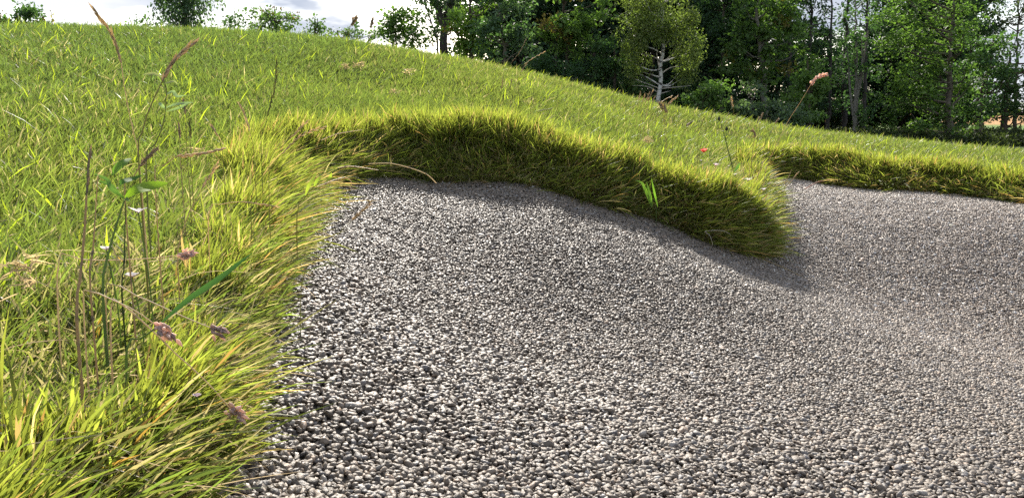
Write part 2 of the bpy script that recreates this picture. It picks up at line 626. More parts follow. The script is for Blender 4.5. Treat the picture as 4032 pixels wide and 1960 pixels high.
def palette(n, dry, lime, deep, strawp):
    """per blade colour: dry, lime, deep are 0..1 fields"""
    c = GREEN[None] * np.ones((n, 1))
    c = c + (LIME - c) * (lime * rng.random(n))[:, None]
    c = c + (DEEP - c) * (deep * rng.random(n))[:, None]
    s = rng.random(n)
    c = np.where((s < strawp)[:, None], STRAW * rng.uniform(.6, 1.25, n)[:, None], c)
    c = np.where(((s > strawp) & (s < strawp + .25 * dry))[:, None], (.5 * LIME + .5 * STRAW) * rng.uniform(.6, 1.1, n)[:, None], c)
    return c * rng.lognormal(0, .2, n)[:, None]


def scatter(n_of_r, r0, r1, a0, a1):
    rs = np.linspace(r0, r1, 400)
    pdf = rs * n_of_r(rs)
    tot = np.trapz(pdf, rs) * (a1 - a0)
    cdf = np.cumsum(pdf)
    cdf /= cdf[-1]
    n = int(tot)
    r = np.interp(rng.random(n), cdf, rs)
    a = rng.uniform(a0, a1, n)
    return r * np.sin(a), r * np.cos(a), r


# where the hill turns away from the camera
ca = np.radians(np.linspace(-50, 50, 101))
cr_ = np.arange(2.5, 13, .06)
CX, CY = np.sin(ca)[:, None] * cr_[None], np.cos(ca)[:, None] * cr_[None]
crest_r = cr_[(samp(GZ, CX, CY) / cr_[None]).argmax(1)]


def lawn(n_of_r, r0, r1, nseg, lfun, wfun, spread):
    x, y, r = scatter(n_of_r, r0, r1, math.radians(-47), math.radians(43))
    dd = samp(D, x, y)
    k = (dd > .005) & (r < np.interp(np.arctan2(x, y), ca, crest_r) + 1.3) & ~((r < .42))
    x, y, r, dd = x[k], y[k], r[k], dd[k]
    n = len(x)
    z = samp(GZ, x, y)
    hx_, hy_ = samp(gZx, x, y), samp(gZy, x, y)
    ox, oy = samp(gDx, x, y), samp(gDy, x, y)             # away from the bunker
    left = sstep((.6 - x) / 1.2) * sstep((2.6 - y) / 1.2)  # the unmown bank beside the camera
    rim = np.exp(-(dd / .3) ** 2) * (dd < 1.5)
    Ln = lfun(n) * (1 - .22 * left * sstep((1.6 - r) / .9)) * (1 + .25 * rim * (1 - left))
    wd = wfun(n, r) * (1 - .35 * rim * (1 - left))
    clump = fnoise(x, y, .16) - .5
    wind = fnoise(x + 30, y, .35) - .5
    d = np.stack([-hx_ * .5 + rng.normal(0, spread, n) + .02 * left + wind * .5, -hy_ * .5 + rng.normal(0, spread, n) + clump * .5, np.ones(n)], 1)
    d[:, 0] -= ox * rim * .35 * (1 - .8 * left)
    d[:, 1] -= oy * rim * .35 * (1 - .8 * left)
    bend = np.stack([rng.normal(.05, .2, n) - ox * rim * .25 * (1 - .7 * left) + .03 * left, rng.normal(-.02, .2, n) - oy * rim * .25, -rng.uniform(.02, .38, n)], 1)
    pat = fnoise(x, y, 1.3)
    pat2 = fnoise(x + 50, y + 20, .45)
    up_left = sstep((-.2 - x + (y - 3) * .12) / 2.5) * sstep((y - 1.5) / 2.5)
    dry = np.clip(.15 + rim * .8 + 1.1 * (pat - .5) + .9 * (pat2 - .5), 0, 1)
    far_r = sstep((x - .8) / 1.5) * sstep((y - 4.2) / 1.5)
    lime = np.clip(.85 - .55 * up_left + .5 * (pat2 - .5), 0, 1)
    deep = np.clip(.1 + .8 * up_left - .3 * dry, 0, 1)
    strawp = np.clip(.02 + .10 * dry + .10 * rim * (dd < .45) + .06 * left, 0, .4) * (1 - .6 * up_left)
    ctip = palette(n, dry, lime, deep, strawp)
    crs = ctip * .55 + np.array([.16, .13, .05]) * .45
    return blades(np.stack([x, y, z - .004], 1), d, Ln, wd, bend, crs, ctip, nseg)


gg = Geo()
gg.add(*lawn(lambda r: np.minimum(56000, 70000 / r ** 1.25), .35, 3.6, 3, lambda n: rng.lognormal(math.log(.046), .36, n), lambda n, r: rng.uniform(.0016, .0036, n) * (1 + .1 * r), .42))
gg.add(*lawn(lambda r: 76000 / r ** 1.25, 3.6, 11.5, 2, lambda n: rng.lognormal(math.log(.044), .34, n), lambda n, r: rng.uniform(.002, .0046, n) * (1 + .06 * r), .42))
tag(gg.build('grass', M_GRASS), 'mown green rough grass covering the hill', 'grass', None, 'stuff')


def broad_blades():
    """the scattered wide bright blades that stand above the sward"""
    x, y, r = scatter(lambda r: 150 / r ** .9, 1.2, 9, math.radians(-45), math.radians(42))
    dd = samp(D, x, y)
    k = (dd > .15) & (r < np.interp(np.arctan2(x, y), ca, crest_r) + .6)
    x, y, r = x[k], y[k], r[k]
    n = len(x)
    d = np.stack([rng.normal(.1, .38, n), rng.normal(0, .38, n), np.ones(n)], 1)
    bend = np.stack([rng.normal(.1, .18, n), rng.normal(0, .18, n), -rng.uniform(.0, .3, n)], 1)
    c = np.array([.24, .31, .03])[None] * rng.lognormal(0, .2, n)[:, None]
    face = np.stack([rng.normal(0, .3, n), np.ones(n), rng.normal(0, .2, n)], 1)
    return blades(np.stack([x, y, samp(GZ, x, y)], 1), d, rng.uniform(.05, .11, n), rng.uniform(.003, .0055, n), bend, c * .85, c, 3, face)


def fringe():
    """long fine grass rooted on the turf wall of the bunker"""
    Ls = np.linalg.norm(np.diff(np.vstack([loop, loop[:1]])[:, :2], axis=0), axis=1)
    dens = np.where(loop[:, 1] > 1.9, 1.0, .75) * (loop[:, 1] > .3) * (loop[:, 0] < 3.6)
    cdf = np.cumsum(Ls * dens)
    n = int(cdf[-1] * 15500)
    i = np.searchsorted(cdf / cdf[-1], rng.random(n))
    i = np.clip(i, 0, len(loop) - 1)
    nx = loop[(i + 1) % len(loop)]
    p = loop[i, :2] + (nx[:, :2] - loop[i, :2]) * rng.random(n)[:, None]
    w = loop_w[i]
    gxn, gyn = samp(gDx, p[:, 0], p[:, 1]), samp(gDy, p[:, 0], p[:, 1])
    # outward direction from a little further out, where it is well defined
    a, b, c = np.roll(loop, 3, 0)[i], np.roll(loop, -3, 0)[i], None
    tx, ty = b[:, 0] - a[:, 0], b[:, 1] - a[:, 1]
    tl = np.hypot(tx, ty) + 1e-9
    ox, oy = ty / tl, -tx / tl
    s = np.sign(samp(D, p[:, 0] + ox * .05, p[:, 1] + oy * .05) - samp(D, p[:, 0] - ox * .05, p[:, 1] - oy * .05))
    ox, oy = ox * s, oy * s
    brow = rng.random(n) < .45
    t = np.where(brow, rng.uniform(.7, 1.5, n), rng.random(n) ** .75 * 1.4)
    x, y = p[:, 0] + ox * t * w, p[:, 1] + oy * t * w
    k = samp(D, x, y) > .002
    x, y, ox, oy, t, w, brow = x[k], y[k], ox[k], oy[k], t[k], w[k], brow[k]
    n = len(x)
    z = samp(GZ, x, y)
    r = np.hypot(x, y)
    big = np.interp(w, [.06, .18], [.45, 1.0])
    tt = np.clip(t, 0, 1)
    out = np.interp(tt, [0, .5, 1], [.6, .45, .2])
    nb = np.interp(w, [.1, .2], [.55, 1.0])
    tuft = fnoise(x * 1.0, y * 1.0, .13)
    tdx, tdy = fnoise(x + 11, y, .1) - .5, fnoise(x, y + 13, .1) - .5
    d = np.stack([-ox * out * nb + rng.normal(0, .34, n) + tdx * 1.7, -oy * out * nb + rng.normal(0, .34, n) + tdy * 1.7, np.interp(tt, [0, .35, 1], [.45, 1.0, 1.25]) + rng.normal(0, .15, n)], 1)
    droop = np.interp(tt, [0, .5, 1.0], [.6, .32, .15])
    bend = np.stack([-ox * .25 + rng.normal(0, .28, n), -oy * .25 + rng.normal(0, .28, n), -droop * rng.uniform(.3, 1.5, n)], 1)
    Ln = np.minimum(rng.lognormal(math.log(.076), .34, n) * big * (.45 + 1.1 * tuft), .13)
    Ln = np.where(brow, np.minimum(rng.lognormal(math.log(.088), .3, n) * big * (.4 + 1.15 * tuft), .15), Ln)
    d = np.where(brow[:, None], np.stack([-ox * .12 * nb + rng.normal(.03, .2, n) + tdx, -oy * .12 * nb + rng.normal(0, .2, n) + tdy, np.ones(n)], 1), d)
    bend = np.where(brow[:, None], bend * .5, bend)
    wd = rng.uniform(.0013, .0032, n) * (1 + .2 * r) * np.interp(w, [.06, .2], [1.2, 1.0])
    pat = fnoise(x, y, .3)
    s = rng.random(n)
    c = GREEN[None] + (LIME - GREEN)[None] * np.clip(rng.random(n) * .9 + .7 * (pat - .4), 0, 1)[:, None]
    c = np.where(brow[:, None], c * .4 + (LIME * 1.12)[None] * .6, c)
    c = np.where((s < .10 + .25 * (1 - tt) ** 1.5)[:, None], RUST + (STRAW - RUST) * rng.random(n)[:, None], c)
    c = c * rng.lognormal(0, .22, n)[:, None]
    crs = c * .55 + np.array([.14, .095, .045]) * .45
    return blades(np.stack([x, y, z], 1), d, Ln, wd, bend, crs, c, 4)


def dead_stalks():
    """pale dead stalks lying over the near bank and its rim"""
    x = rng.uniform(-.95, -.12, 2600)
    y = rng.uniform(.3, 2.3, 2600)
    dd = samp(D, x, y)
    k = (dd > .0) & (rng.random(2600) < np.exp(-(dd / .35)) * sstep((2.4 - y) / 1.6)) & (np.hypot(x, y) > .5)
    x, y = x[k], y[k]
    n = len(x)
    ox, oy = samp(gDx, x, y), samp(gDy, x, y)
    d = np.stack([-ox * .6 + rng.normal(.3, .6, n), -oy * .6 + rng.normal(0, .6, n), rng.uniform(.15, .8, n)], 1)
    bend = np.stack([rng.normal(0, .4, n), rng.normal(0, .4, n), -rng.uniform(.3, .9, n)], 1)
    c = np.array([.36, .30, .21])[None] * rng.lognormal(0, .3, n)[:, None]
    return blades(np.stack([x, y, samp(GZ, x, y) + rng.uniform(0, .03, n)], 1), d, rng.uniform(.03, .10, n), rng.uniform(.0008, .0017, n), bend, c, c, 5)


def bank_tussocks():
    """long coarse blades on the unmown bank beside the camera"""
    n = 9000
    x = rng.uniform(-1.3, 0, n)
    y = rng.uniform(.2, 1.9, n)
    r = np.hypot(x, y)
    dd = samp(D, x, y)
    k = (dd > .004) & (r > .5) & (rng.random(n) < sstep((1.9 - r) / .9) * (.25 + fnoise(x, y, .2)))
    x, y, dd, r = x[k], y[k], dd[k], r[k]
    n = len(x)
    d = np.stack([rng.normal(.05, .4, n), rng.normal(-.02, .4, n), np.ones(n)], 1)
    bend = np.stack([rng.normal(.12, .25, n), rng.normal(-.05, .22, n), -rng.uniform(.1, .5, n)], 1)
    s = rng.random(n)
    c = GREEN[None] + (LIME - GREEN)[None] * rng.random(n)[:, None] * 1.2
    c = np.where((s < .13)[:, None], RUST[None] + (np.array([.36, .22, .04]) - RUST)[None] * rng.random(n)[:, None], c) * rng.lognormal(0, .2, n)[:, None]
    return blades(np.stack([x, y, samp(GZ, x, y)], 1), d, rng.uniform(.03, .075, n), rng.uniform(.0018, .0038, n), bend, c * .6 + np.array([.14, .11, .045]) * .4, c, 4)


fr = Geo()
fr.add(*broad_blades())
fr.add(*fringe())
fr.add(*bank_tussocks())
tag(fr.build('fringe_grass', M_FRINGE), 'long fine grass hanging over the bunker rim', 'grass', None, 'stuff')
ds = Geo()
ds.add(*dead_stalks())
tag(ds.build('dead_grass', M_STRAW), 'pale dead grass stalks lying along the near bunker rim', 'grass', None, 'stuff')
# ------------------------------------------------------------------ trees and shrubs beyond the hill
PLAIN = -1.05


def leaf_cloud(g, centers, radii, n_each, size, cols, flat=.6, up=.5, hang=0.0):
    """many small folded leaves gathered in clumps"""
    m = len(centers)
    k = np.repeat(np.arange(m), n_each)
    n = len(k)
    off = rng.normal(size=(n, 3))
    off /= np.linalg.norm(off, axis=1, keepdims=True)
    off *= (rng.random(n) ** .45)[:, None]
    p = centers[k] + off * radii[k]
    nrm = rng.normal(size=(n, 3)) + np.array([0, 0, up * 2])
    nrm /= np.linalg.norm(nrm, axis=1, keepdims=True)
    ax = rng.normal(size=(n, 3)) + off * .8 + np.array([0, 0, -hang * 3 - .2])
    ax -= nrm * (ax * nrm).sum(1, keepdims=True) * (1 - hang * .6)
    ax /= np.linalg.norm(ax, axis=1, keepdims=True) + 1e-9
    sd_ = np.cross(nrm, ax)
    sd_ /= np.linalg.norm(sd_, axis=1, keepdims=True) + 1e-9
    s = (size * rng.lognormal(0, .25, n))[:, None]
    fold = nrm * s * .10
    a = p
    b = p + ax * s * .5 + sd_ * s * .3 + fold
    c = p + ax * s
    d = p + ax * s * .5 - sd_ * s * .3 + fold
    V = np.stack([a, b, c, d], 1).reshape(-1, 3)
    i = np.arange(n)[:, None] * 4
    T = np.concatenate([i + [0, 1, 2], i + [0, 2, 3]])
    col = cols[k] * rng.lognormal(0, .18, n)[:, None]
    g.add(V, T, np.repeat(col, 4, 0))


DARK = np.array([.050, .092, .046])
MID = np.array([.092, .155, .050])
LIGHT = np.array([.140, .215, .058])
YEL = np.array([.150, .220, .045])
GREY = np.array([.095, .135, .080])
BARK = np.array([.085, .068, .052])
PALE = np.array([.26, .235, .19])


def tree(name, label, cat, y, ells, col, col2=None, leaf=.11, lai=2.6, clump=.42, trunk=None, tr=.09, bark=BARK, limbs=22, group=None, gap=.0, hang=0., tips=None,
         up=.5, kf=1.0, bmat=None, depth=1.0, crown_bottom=None):
    """ells: (photo x, photo y, half width, half height) of crown lobes at depth y; trunk: photo points from the foot up"""
    col2 = col * 1.35 if col2 is None else col2
    cx0 = np.mean([e[0] for e in ells])
    ft = trunk[0] if trunk else (cx0, 0)
    foot = PY(ft[0], 480, y)
    foot[2] = PLAIN
    t = empty(name, foot, label, cat, group)
    # trunk
    if trunk:
        tp = [foot - [0, 0, .1]] + [PY(a, b, y) for a, b in (trunk[1:] if len(trunk) > 1 else [])]
        top = max(e[1] - 0 for e in ells)
    else:
        c = PY(ells[0][0], ells[0][1], y)
        tp = [foot - [0, 0, .1], foot * .6 + c * .4 + [.05, 0, 0], c]
    zt = max(PY(e[0], e[1] - e[3] * .6, y)[2] for e in ells)
    if tp[-1][2] < zt:
        lean = (tp[-1] - tp[-2])
        lean = lean / max(lean[2], .2)
        tp.append(tp[-1] + np.array([lean[0] * .5, 0, 1]) * (zt - tp[-1][2]))
    tp = np.array(tp)
    gt = Geo()
    path = catmull(tp, 24)
    path[1:-1, :2] += rng.normal(0, tr * .25, (22, 2))
    gt.tube(path, np.linspace(1, .25, 24) * tr, bark, 8)
    gc = Geo()
    for (ex, ey, hw, hh) in ells:
        c = PY(ex, ey, y)
        rx = hw / F * y
        rz = hh / F * y
        ry = max(rx * depth, .5)
        A = math.pi * rx * rz
        big = 1.0
        nl = int(A * lai / (.3 * leaf * leaf) * kf)
        ncl = max(6, int(2.4 * (rx * ry * rz) ** (2 / 3) / clump ** 2))
        per = max(4, nl // ncl)
        u = rng.normal(size=(ncl, 3))
        u /= np.linalg.norm(u, axis=1, keepdims=True)
        rad = rng.uniform(.35, 1.0, ncl) ** .6
        cen = c + u * rad[:, None] * np.array([rx, ry, rz])
        cen[:, 2] = np.maximum(cen[:, 2], PLAIN + .25)
        lump = vnoise(cen[:, 0] + cen[:, 1], cen[:, 2] * 1.3, .8)
        kk = lump > gap
        cen = cen[kk]
        ncl = len(cen)
        if not ncl:
            continue
        rdi = clump * rng.uniform(.6, 1.35, ncl)[:, None] * np.array([1, 1, .62 + 1.6 * hang])
        q = rng.random(ncl)[:, None] * .7 + .3 * rng.random((ncl, 1))
        cc = col + (col2 - col) * q
        if tips is not None:
            z01 = np.clip(u[kk][:, 2:3], 0, 1)
            cc = np.where(rng.random((ncl, 1)) < .12 * z01 + .03, tips, cc)
        leaf_cloud(gc, cen, rdi, per, leaf, cc, up=up, hang=hang)
        for j in rng.permutation(ncl)[:max(2, int(limbs * A / 20) + 2)]:
            e = cen[j]
            h = np.clip(e[2] - rng.uniform(.3, .7) * max(rx, .6), path[2, 2], path[-2, 2])
            a0 = path[np.abs(path[:, 2] - h).argmin()]
            m_ = (a0 + e) / 2 + [0, 0, -.12 * rx] + rng.normal(0, .08, 3)
            gt.tube([a0, m_, e], np.array([.34, .2, .06]) * min(tr, .12), bark, 5, n=8)
    gt.build('trunk', bmat or M_BARK, t, foot)
    gc.build('crown', M_LEAF, t, foot)
    return t


# the sky side, seen over the crest, from the left
tree('bush', 'dark rounded bush on the skyline above the highest part of the grass', 'bush', 24, [(75, 92, 92, 66), (10, 105, 60, 50), (130, 70, 40, 50), (190, 118, 55, 30), (255, 125, 28, 22)], DARK * 1.2, MID, leaf=.10, clump=.32, tips=np.array([.10, .065, .03]))
tree('sapling', 'spindly sapling with loose leaves beside the drooping birch', 'sapling', 23, [(520, 112, 14, 26), (556, 105, 14, 34), (590, 95, 22, 40), (545, 125, 50, 16)], MID, leaf=.09, clump=.2, lai=1.3, gap=.25, tr=.03, trunk=[(575,), (580, 90)])
tree('weeping_birch', 'tall drooping tree with hanging strands against the white sky', 'tree', 26, [(715, 10, 85, 70), (655, 70, 40, 42), (700, 90, 70, 45), (735, 70, 50, 70), (790, 75, 30, 45), (770, -60, 110, 80), (640, -70, 90, 70)], DARK * 1.25, GREY, leaf=.10, clump=.30, lai=1.9, hang=.75, gap=.34, tr=.12, trunk=[(728,), (730, 60), (722, -60)], up=.1)
tree('bush', 'low green tuft of a bush just right of the drooping birch', 'bush', 22, [(845, 122, 32, 14)], MID, LIGHT, leaf=.08, clump=.16)
tree('shrub', 'small shrub with one tall leaning shoot on the skyline', 'shrub', 23, [(925, 70, 22, 34), (940, 100, 34, 26), (900, 105, 22, 24)], DARK * 1.2, MID, leaf=.09, clump=.22, lai=1.8, gap=.2, tr=.03)
tree('shrub', 'broad pale green shrub with many upright shoots on the skyline', 'shrub', 24, [(1085, 100, 100, 34), (1030, 75, 36, 34), (1060, 60, 14, 26), (1095, 66, 16, 26), (1128, 72, 14, 24), (1150, 88, 24, 24)], GREY, LIGHT * .9, leaf=.09, clump=.26, tips=np.array([.16, .09, .04]), gap=.08)
tree('shrub', 'small round shrub standing alone on the skyline', 'shrub', 24, [(1240, 112, 44, 28), (1255, 92, 22, 18)], MID * .8, GREY, leaf=.09, clump=.24)
tree('bush', 'lowest ragged line of bush tops between round shrub and hazel', 'bush', 23, [(1330, 130, 36, 16), (1390, 132, 50, 18), (1450, 138, 30, 14)], GREY, LIGHT * .8, leaf=.08, clump=.18, gap=.15)
tree('hazel', 'light green hazel shrub where the hilltop begins to drop', 'shrub', 24, [(1550, 75, 50, 48), (1600, 100, 70, 60), (1520, 125, 52, 40), (1575, 140, 70, 34), (1640, 140, 46, 44)], MID, LIGHT, leaf=.11, clump=.32, tr=.05)
tree('slender_tree', 'slender tree with a pale leaning stem between hazel and twin trunks', 'tree', 25, [(1680, 25, 34, 42), (1665, 70, 22, 30), (1700, -40, 50, 50), (1715, 120, 22, 26), (1700, 150, 30, 24)], DARK * 1.1, MID, leaf=.09, clump=.26, lai=2., tr=.06, bark=PALE, trunk=[(1745,), (1722, 165), (1703, 110), (1688, 60), (1675, 10)])
t_ = tree('willow', 'big old tree with dark twin trunks and trailing twigs', 'tree', 27, [(1650, -110, 120, 80), (1800, -120, 110, 80), (1720, 10, 40, 22), (1775, 25, 30, 30), (1800, 40, 22, 34), (1740, -60, 130, 50)], GREY * .8, GREY * 1.2, leaf=.11, clump=.3, hang=.6, lai=1.9, gap=.25, tr=.24, bark=np.array([.06, .05, .042]), trunk=[(1752,), (1748, 150), (1738, 90), (1722, 0), (1712, -60)], limbs=10)
gb = Geo()
gb.tube([PY(1750, 110, 27), PY(1768, 55, 27), PY(1775, 10, 27), PY(1790, -70, 27)], [.17, .15, .12, .08], [.06, .05, .042], 8, n=14)
gb.build('limb', M_BARK, t_, t_.location)
tree('maple', 'bright yellow green maple lit from behind at the wood edge', 'tree', 24, [(1850, 60, 70, 60), (1810, 120, 55, 60), (1830, 180, 60, 45), (1900, -20, 80, 60), (1880, 150, 60, 60)], LIGHT, YEL * 1.15, leaf=.13, clump=.34, lai=2.6, tips=np.array([.2, .14, .03]))
tree('rowan', 'grey green tree with glossy leaves and a thin forked trunk above the slope', 'tree', 23, [(1990, 70, 110, 80), (1950, 150, 90, 60), (2050, 150, 80, 70), (1990, -30, 120, 60), (1930, 215, 60, 22)], DARK * 1.5, GREY * 1.1, leaf=.12, clump=.34, tr=.085, bark=np.array([.15, .13, .10]), trunk=[(1990,), (1990, 240), (1986, 190), (1975, 140)])
tree('maple', 'tall maple with rusty new leaf tips behind the slope', 'tree', 26, [(2220, 60, 110, 100), (2170, 150, 70, 70), (2270, 170, 80, 70), (2340, 60, 70, 80), (2230, -60, 140, 70)], MID, LIGHT, leaf=.14, clump=.38, tips=np.array([.16, .12, .045]))
tree('holly', 'low dark evergreen bush at the wood edge below the maple', 'bush', 25, [(2190, 270, 90, 60), (2290, 300, 80, 60), (2120, 250, 60, 50)], DARK, DARK * 1.5, leaf=.10, clump=.34)
tree('thicket_bush', 'dark green thicket bush between maple and white birch', 'bush', 25, [(2420, 300, 90, 110), (2380, 380, 80, 50), (2480, 370, 80, 60), (2380, 210, 60, 60)], DARK * 1.15, MID * .9, leaf=.10, clump=.34, lai=3)
# the birch
tb = tree('silver_birch', 'white trunked birch with fine yellow green leaves', 'birch', 24, [(2600, 60, 150, 90), (2520, 130, 90, 80), (2680, 120, 100, 80), (2600, -50, 170, 70), (2510, 210, 70, 50), (2700, 210, 70, 60), (2500, 290, 40, 30), (2720, 300, 50, 40)],
          np.array([.13, .17, .055]), np.array([.18, .21, .07]), leaf=.07, clump=.32, lai=2.3, hang=.45, gap=.1, tr=.085, bark=np.array([.5, .47, .42]), bmat=M_BIRCH,
          trunk=[(2588,), (2592, 400), (2598, 345), (2603, 270), (2611, 200), (2612, 120), (2608, 40)], limbs=12)
gb = Geo()
for pts in ([(2600, 350), (2560, 335), (2520, 320), (2470, 300)], [(2596, 370), (2560, 345), (2520, 338), (2490, 338)], [(2602, 300), (2590, 240), (2585, 190)], [(2610, 245), (2660, 205), (2690, 160), (2730, 90)],
            [(2606, 290), (2640, 268), (2680, 262)], [(2600, 350), (2650, 345), (2720, 338)], [(2598, 370), (2640, 358)], [(2604, 240), (2560, 220), (2500, 205)]):
    gb.tube([PY(a, b, 24) for a, b in pts], [.02, .014, .006], [.34, .31, .26], 5, n=10)
gb.build('branch', M_BARK, tb, tb.location)
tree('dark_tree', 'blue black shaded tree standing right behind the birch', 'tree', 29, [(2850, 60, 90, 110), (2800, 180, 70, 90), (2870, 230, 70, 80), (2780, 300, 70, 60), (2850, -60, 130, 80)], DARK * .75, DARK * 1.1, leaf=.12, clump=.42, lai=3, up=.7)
tree('sycamore', 'broad sycamore with visible forked boughs in the middle of the wood', 'tree', 27, [(3010, 90, 110, 80), (2960, 170, 90, 70), (3080, 170, 100, 80), (3000, 260, 100, 70), (2880, 250, 50, 50), (3000, -40, 150, 80), (3090, 90, 70, 50)], MID * .85, LIGHT * .85, leaf=.15, clump=.4, tips=np.array([.16, .14, .04]), tr=.13, trunk=[(3010,), (3010, 330), (3000, 260), (2990, 180)], lai=2.2, bark=np.array([.15, .135, .11]))
tree('elder_bush', 'fresh green elder bush low at the edge right of the birch', 'bush', 23, [(2760, 385, 50, 42), (2810, 380, 60, 60), (2850, 350, 36, 30), (2730, 410, 60, 25), (2800, 425, 60, 30)], MID, LIGHT, leaf=.11, clump=.28)
tree('sallow', 'grey green sallow shrub with dense foliage down to the grass', 'shrub', 23, [(2960, 400, 90, 70), (3040, 440, 90, 50), (2920, 440, 80, 40), (3110, 460, 70, 40)], GREY * .9, GREY * 1.35, leaf=.10, clump=.3, lai=3)
tree('field_maple', 'upright pale green young tree in front of the tall slender stems', 'tree', 24, [(3180, 270, 55, 60), (3170, 350, 75, 70), (3200, 430, 80, 60), (3220, 300, 50, 50), (3130, 420, 50, 60)], MID, LIGHT * .95, leaf=.11, clump=.3)
# tall slender grove with sky between the trunks
gr = 'slender dark trees of the grove with sky between their trunks'
for i, (a, y, tr_, l_) in enumerate([(3110, 33, .10, 'leftmost slender dark tree of the grove, beside the sycamore'), (3190, 34, .12, 'slender dark tree rising straight above the pale young tree'), (3270, 33, .09, 'thin dark tree of the grove with sky on both sides'),
                                     (3330, 35, .13, 'thickest dark trunk of the slender grove'), (3410, 33, .10, 'slender dark tree of the grove against the big layered tree')]):
    tree('grove_tree', l_, 'tree', y, [(a, -60, 70, 60), (a - 10, 30, 50, 36), (a + 20, 95, 45, 30), (a, 200, 60, 60), (a, 300, 70, 70), (a, 400, 60, 60)], DARK * .85, DARK * 1.3, leaf=.12, clump=.34, lai=1.5, gap=.3, tr=tr_, bark=np.array([.07, .06, .055]),
         trunk=[(a - 6,), (a - 4, 400), (a, 200), (a + 3, 60), (a + 6, -60)], group=gr, limbs=10)
tp_ = tree('multi_stem_ash', 'cluster of pale thin stems rising together from one foot', 'tree', 28, [(3380, 170, 60, 50), (3420, 260, 55, 40), (3340, 240, 40, 40), (3390, 20, 80, 50), (3380, 460, 60, 50)], DARK * 1.2, MID, leaf=.10, clump=.28, lai=1.1, gap=.3, tr=.075, bark=PALE * .75,
           trunk=[(3366,), (3366, 500), (3370, 330), (3372, 200), (3368, 60)], limbs=5)
for pts in ([(3368, 470), (3385, 300), (3402, 230), (3420, 120)], [(3366, 500), (3352, 400), (3345, 330), (3338, 200)], [(3370, 400), (3392, 300), (3396, 150)]):
    gb = Geo()
    gb.tube([PY(a, b, 28) for a, b in pts], [.05, .04, .02], PALE * .75, 6, n=14)
    gb.build('stem', M_BARK, tp_, tp_.location)
tree('hornbeam', 'big layered light green tree reaching the ground at the meadow end', 'tree', 27, [(3600, 60, 150, 60), (3680, 140, 170, 60), (3560, 150, 100, 50), (3650, 220, 170, 55), (3570, 290, 110, 45), (3690, 310, 150, 55), (3600, 380, 150, 55), (3720, 400, 120, 60), (3560, 350, 90, 40),
     (3620, 460, 150, 60), (3740, 480, 110, 55), (3650, 530, 150, 40), (3650, -40, 180, 70), (3800, 60, 80, 60)], MID * .9, LIGHT, leaf=.12, clump=.42, lai=2.0, tr=.13, trunk=[(3735,), (3738, 330), (3746, 220), (3750, 120)], up=.9, bark=np.array([.14, .115, .09]))
tree('oak', 'dark spreading oak on a short brown trunk near the field gap', 'tree', 29, [(3850, 320, 120, 80), (3900, 240, 110, 60), (3830, 400, 90, 60), (3800, 440, 60, 50), (3930, 170, 100, 40), (3850, 200, 60, 40), (3880, 440, 50, 40)], DARK * 1.1, MID, leaf=.12, clump=.38, lai=2.2, tr=.17, trunk=[(3862,), (3856, 500), (3850, 440), (3880, 330)], bark=np.array([.085, .06, .045]))
tree('oak', 'dark tree with a crooked grey bough at the far end of the wood', 'tree', 30, [(3980, 380, 80, 60), (4010, 300, 90, 70), (3940, 430, 60, 40), (4060, 420, 60, 60), (4080, 250, 100, 80), (4010, 450, 50, 25)], DARK * 1.2, MID * .9, leaf=.12, clump=.36, lai=2.1, tr=.14, trunk=[(3950,), (3952, 500), (3955, 440), (3960, 380)], bark=np.array([.085, .06, .045]))
tree('thin_poplar', 'sparse see-through crown against the sky at the end of the wood', 'tree', 36, [(3990, 40, 90, 50), (4030, 110, 70, 50), (3960, 110, 40, 40), (4040, 10, 80, 60), (4010, 190, 60, 40)], np.array([.075, .06, .045]), DARK * 1.3, leaf=.11, clump=.3, lai=.8, gap=.36, tr=.09, trunk=[(4000,), (4002, 300), (4005, 150), (4010, 20)])
# the back of the wood: three kinds, each copied
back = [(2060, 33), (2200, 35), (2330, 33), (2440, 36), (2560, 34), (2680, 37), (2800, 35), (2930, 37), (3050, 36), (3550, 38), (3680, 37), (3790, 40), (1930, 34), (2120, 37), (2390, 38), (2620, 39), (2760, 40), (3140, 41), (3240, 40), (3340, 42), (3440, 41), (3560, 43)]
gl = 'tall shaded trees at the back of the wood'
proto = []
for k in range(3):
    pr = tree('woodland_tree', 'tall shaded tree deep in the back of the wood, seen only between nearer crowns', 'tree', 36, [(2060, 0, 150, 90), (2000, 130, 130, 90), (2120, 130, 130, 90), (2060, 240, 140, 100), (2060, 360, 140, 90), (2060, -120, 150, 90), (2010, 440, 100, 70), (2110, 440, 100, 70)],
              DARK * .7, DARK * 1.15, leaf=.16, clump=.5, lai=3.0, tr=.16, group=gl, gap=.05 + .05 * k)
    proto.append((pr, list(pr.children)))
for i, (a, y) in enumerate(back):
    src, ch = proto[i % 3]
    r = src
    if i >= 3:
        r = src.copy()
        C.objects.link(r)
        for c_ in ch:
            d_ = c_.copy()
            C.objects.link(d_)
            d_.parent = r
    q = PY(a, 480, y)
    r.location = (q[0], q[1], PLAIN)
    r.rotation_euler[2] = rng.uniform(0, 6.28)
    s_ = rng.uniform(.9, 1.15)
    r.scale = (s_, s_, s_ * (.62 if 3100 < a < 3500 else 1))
# hedge far beyond the field
hd = Geo()
hx_ = rng.uniform(-60, 160, 260)
cen = np.stack([hx_, np.full(260, 190.) + rng.normal(0, 2, 260), rng.uniform(-.8, 2.2, 260)], 1)
leaf_cloud(hd, cen, np.full((260, 3), 2.0), 40, .9, np.repeat(np.array([[.10, .13, .05]]), 260, 0))
tag(hd.build('far_hedge', M_LEAF), 'far hedge line beyond the wheat field', 'hedge', None, 'stuff')
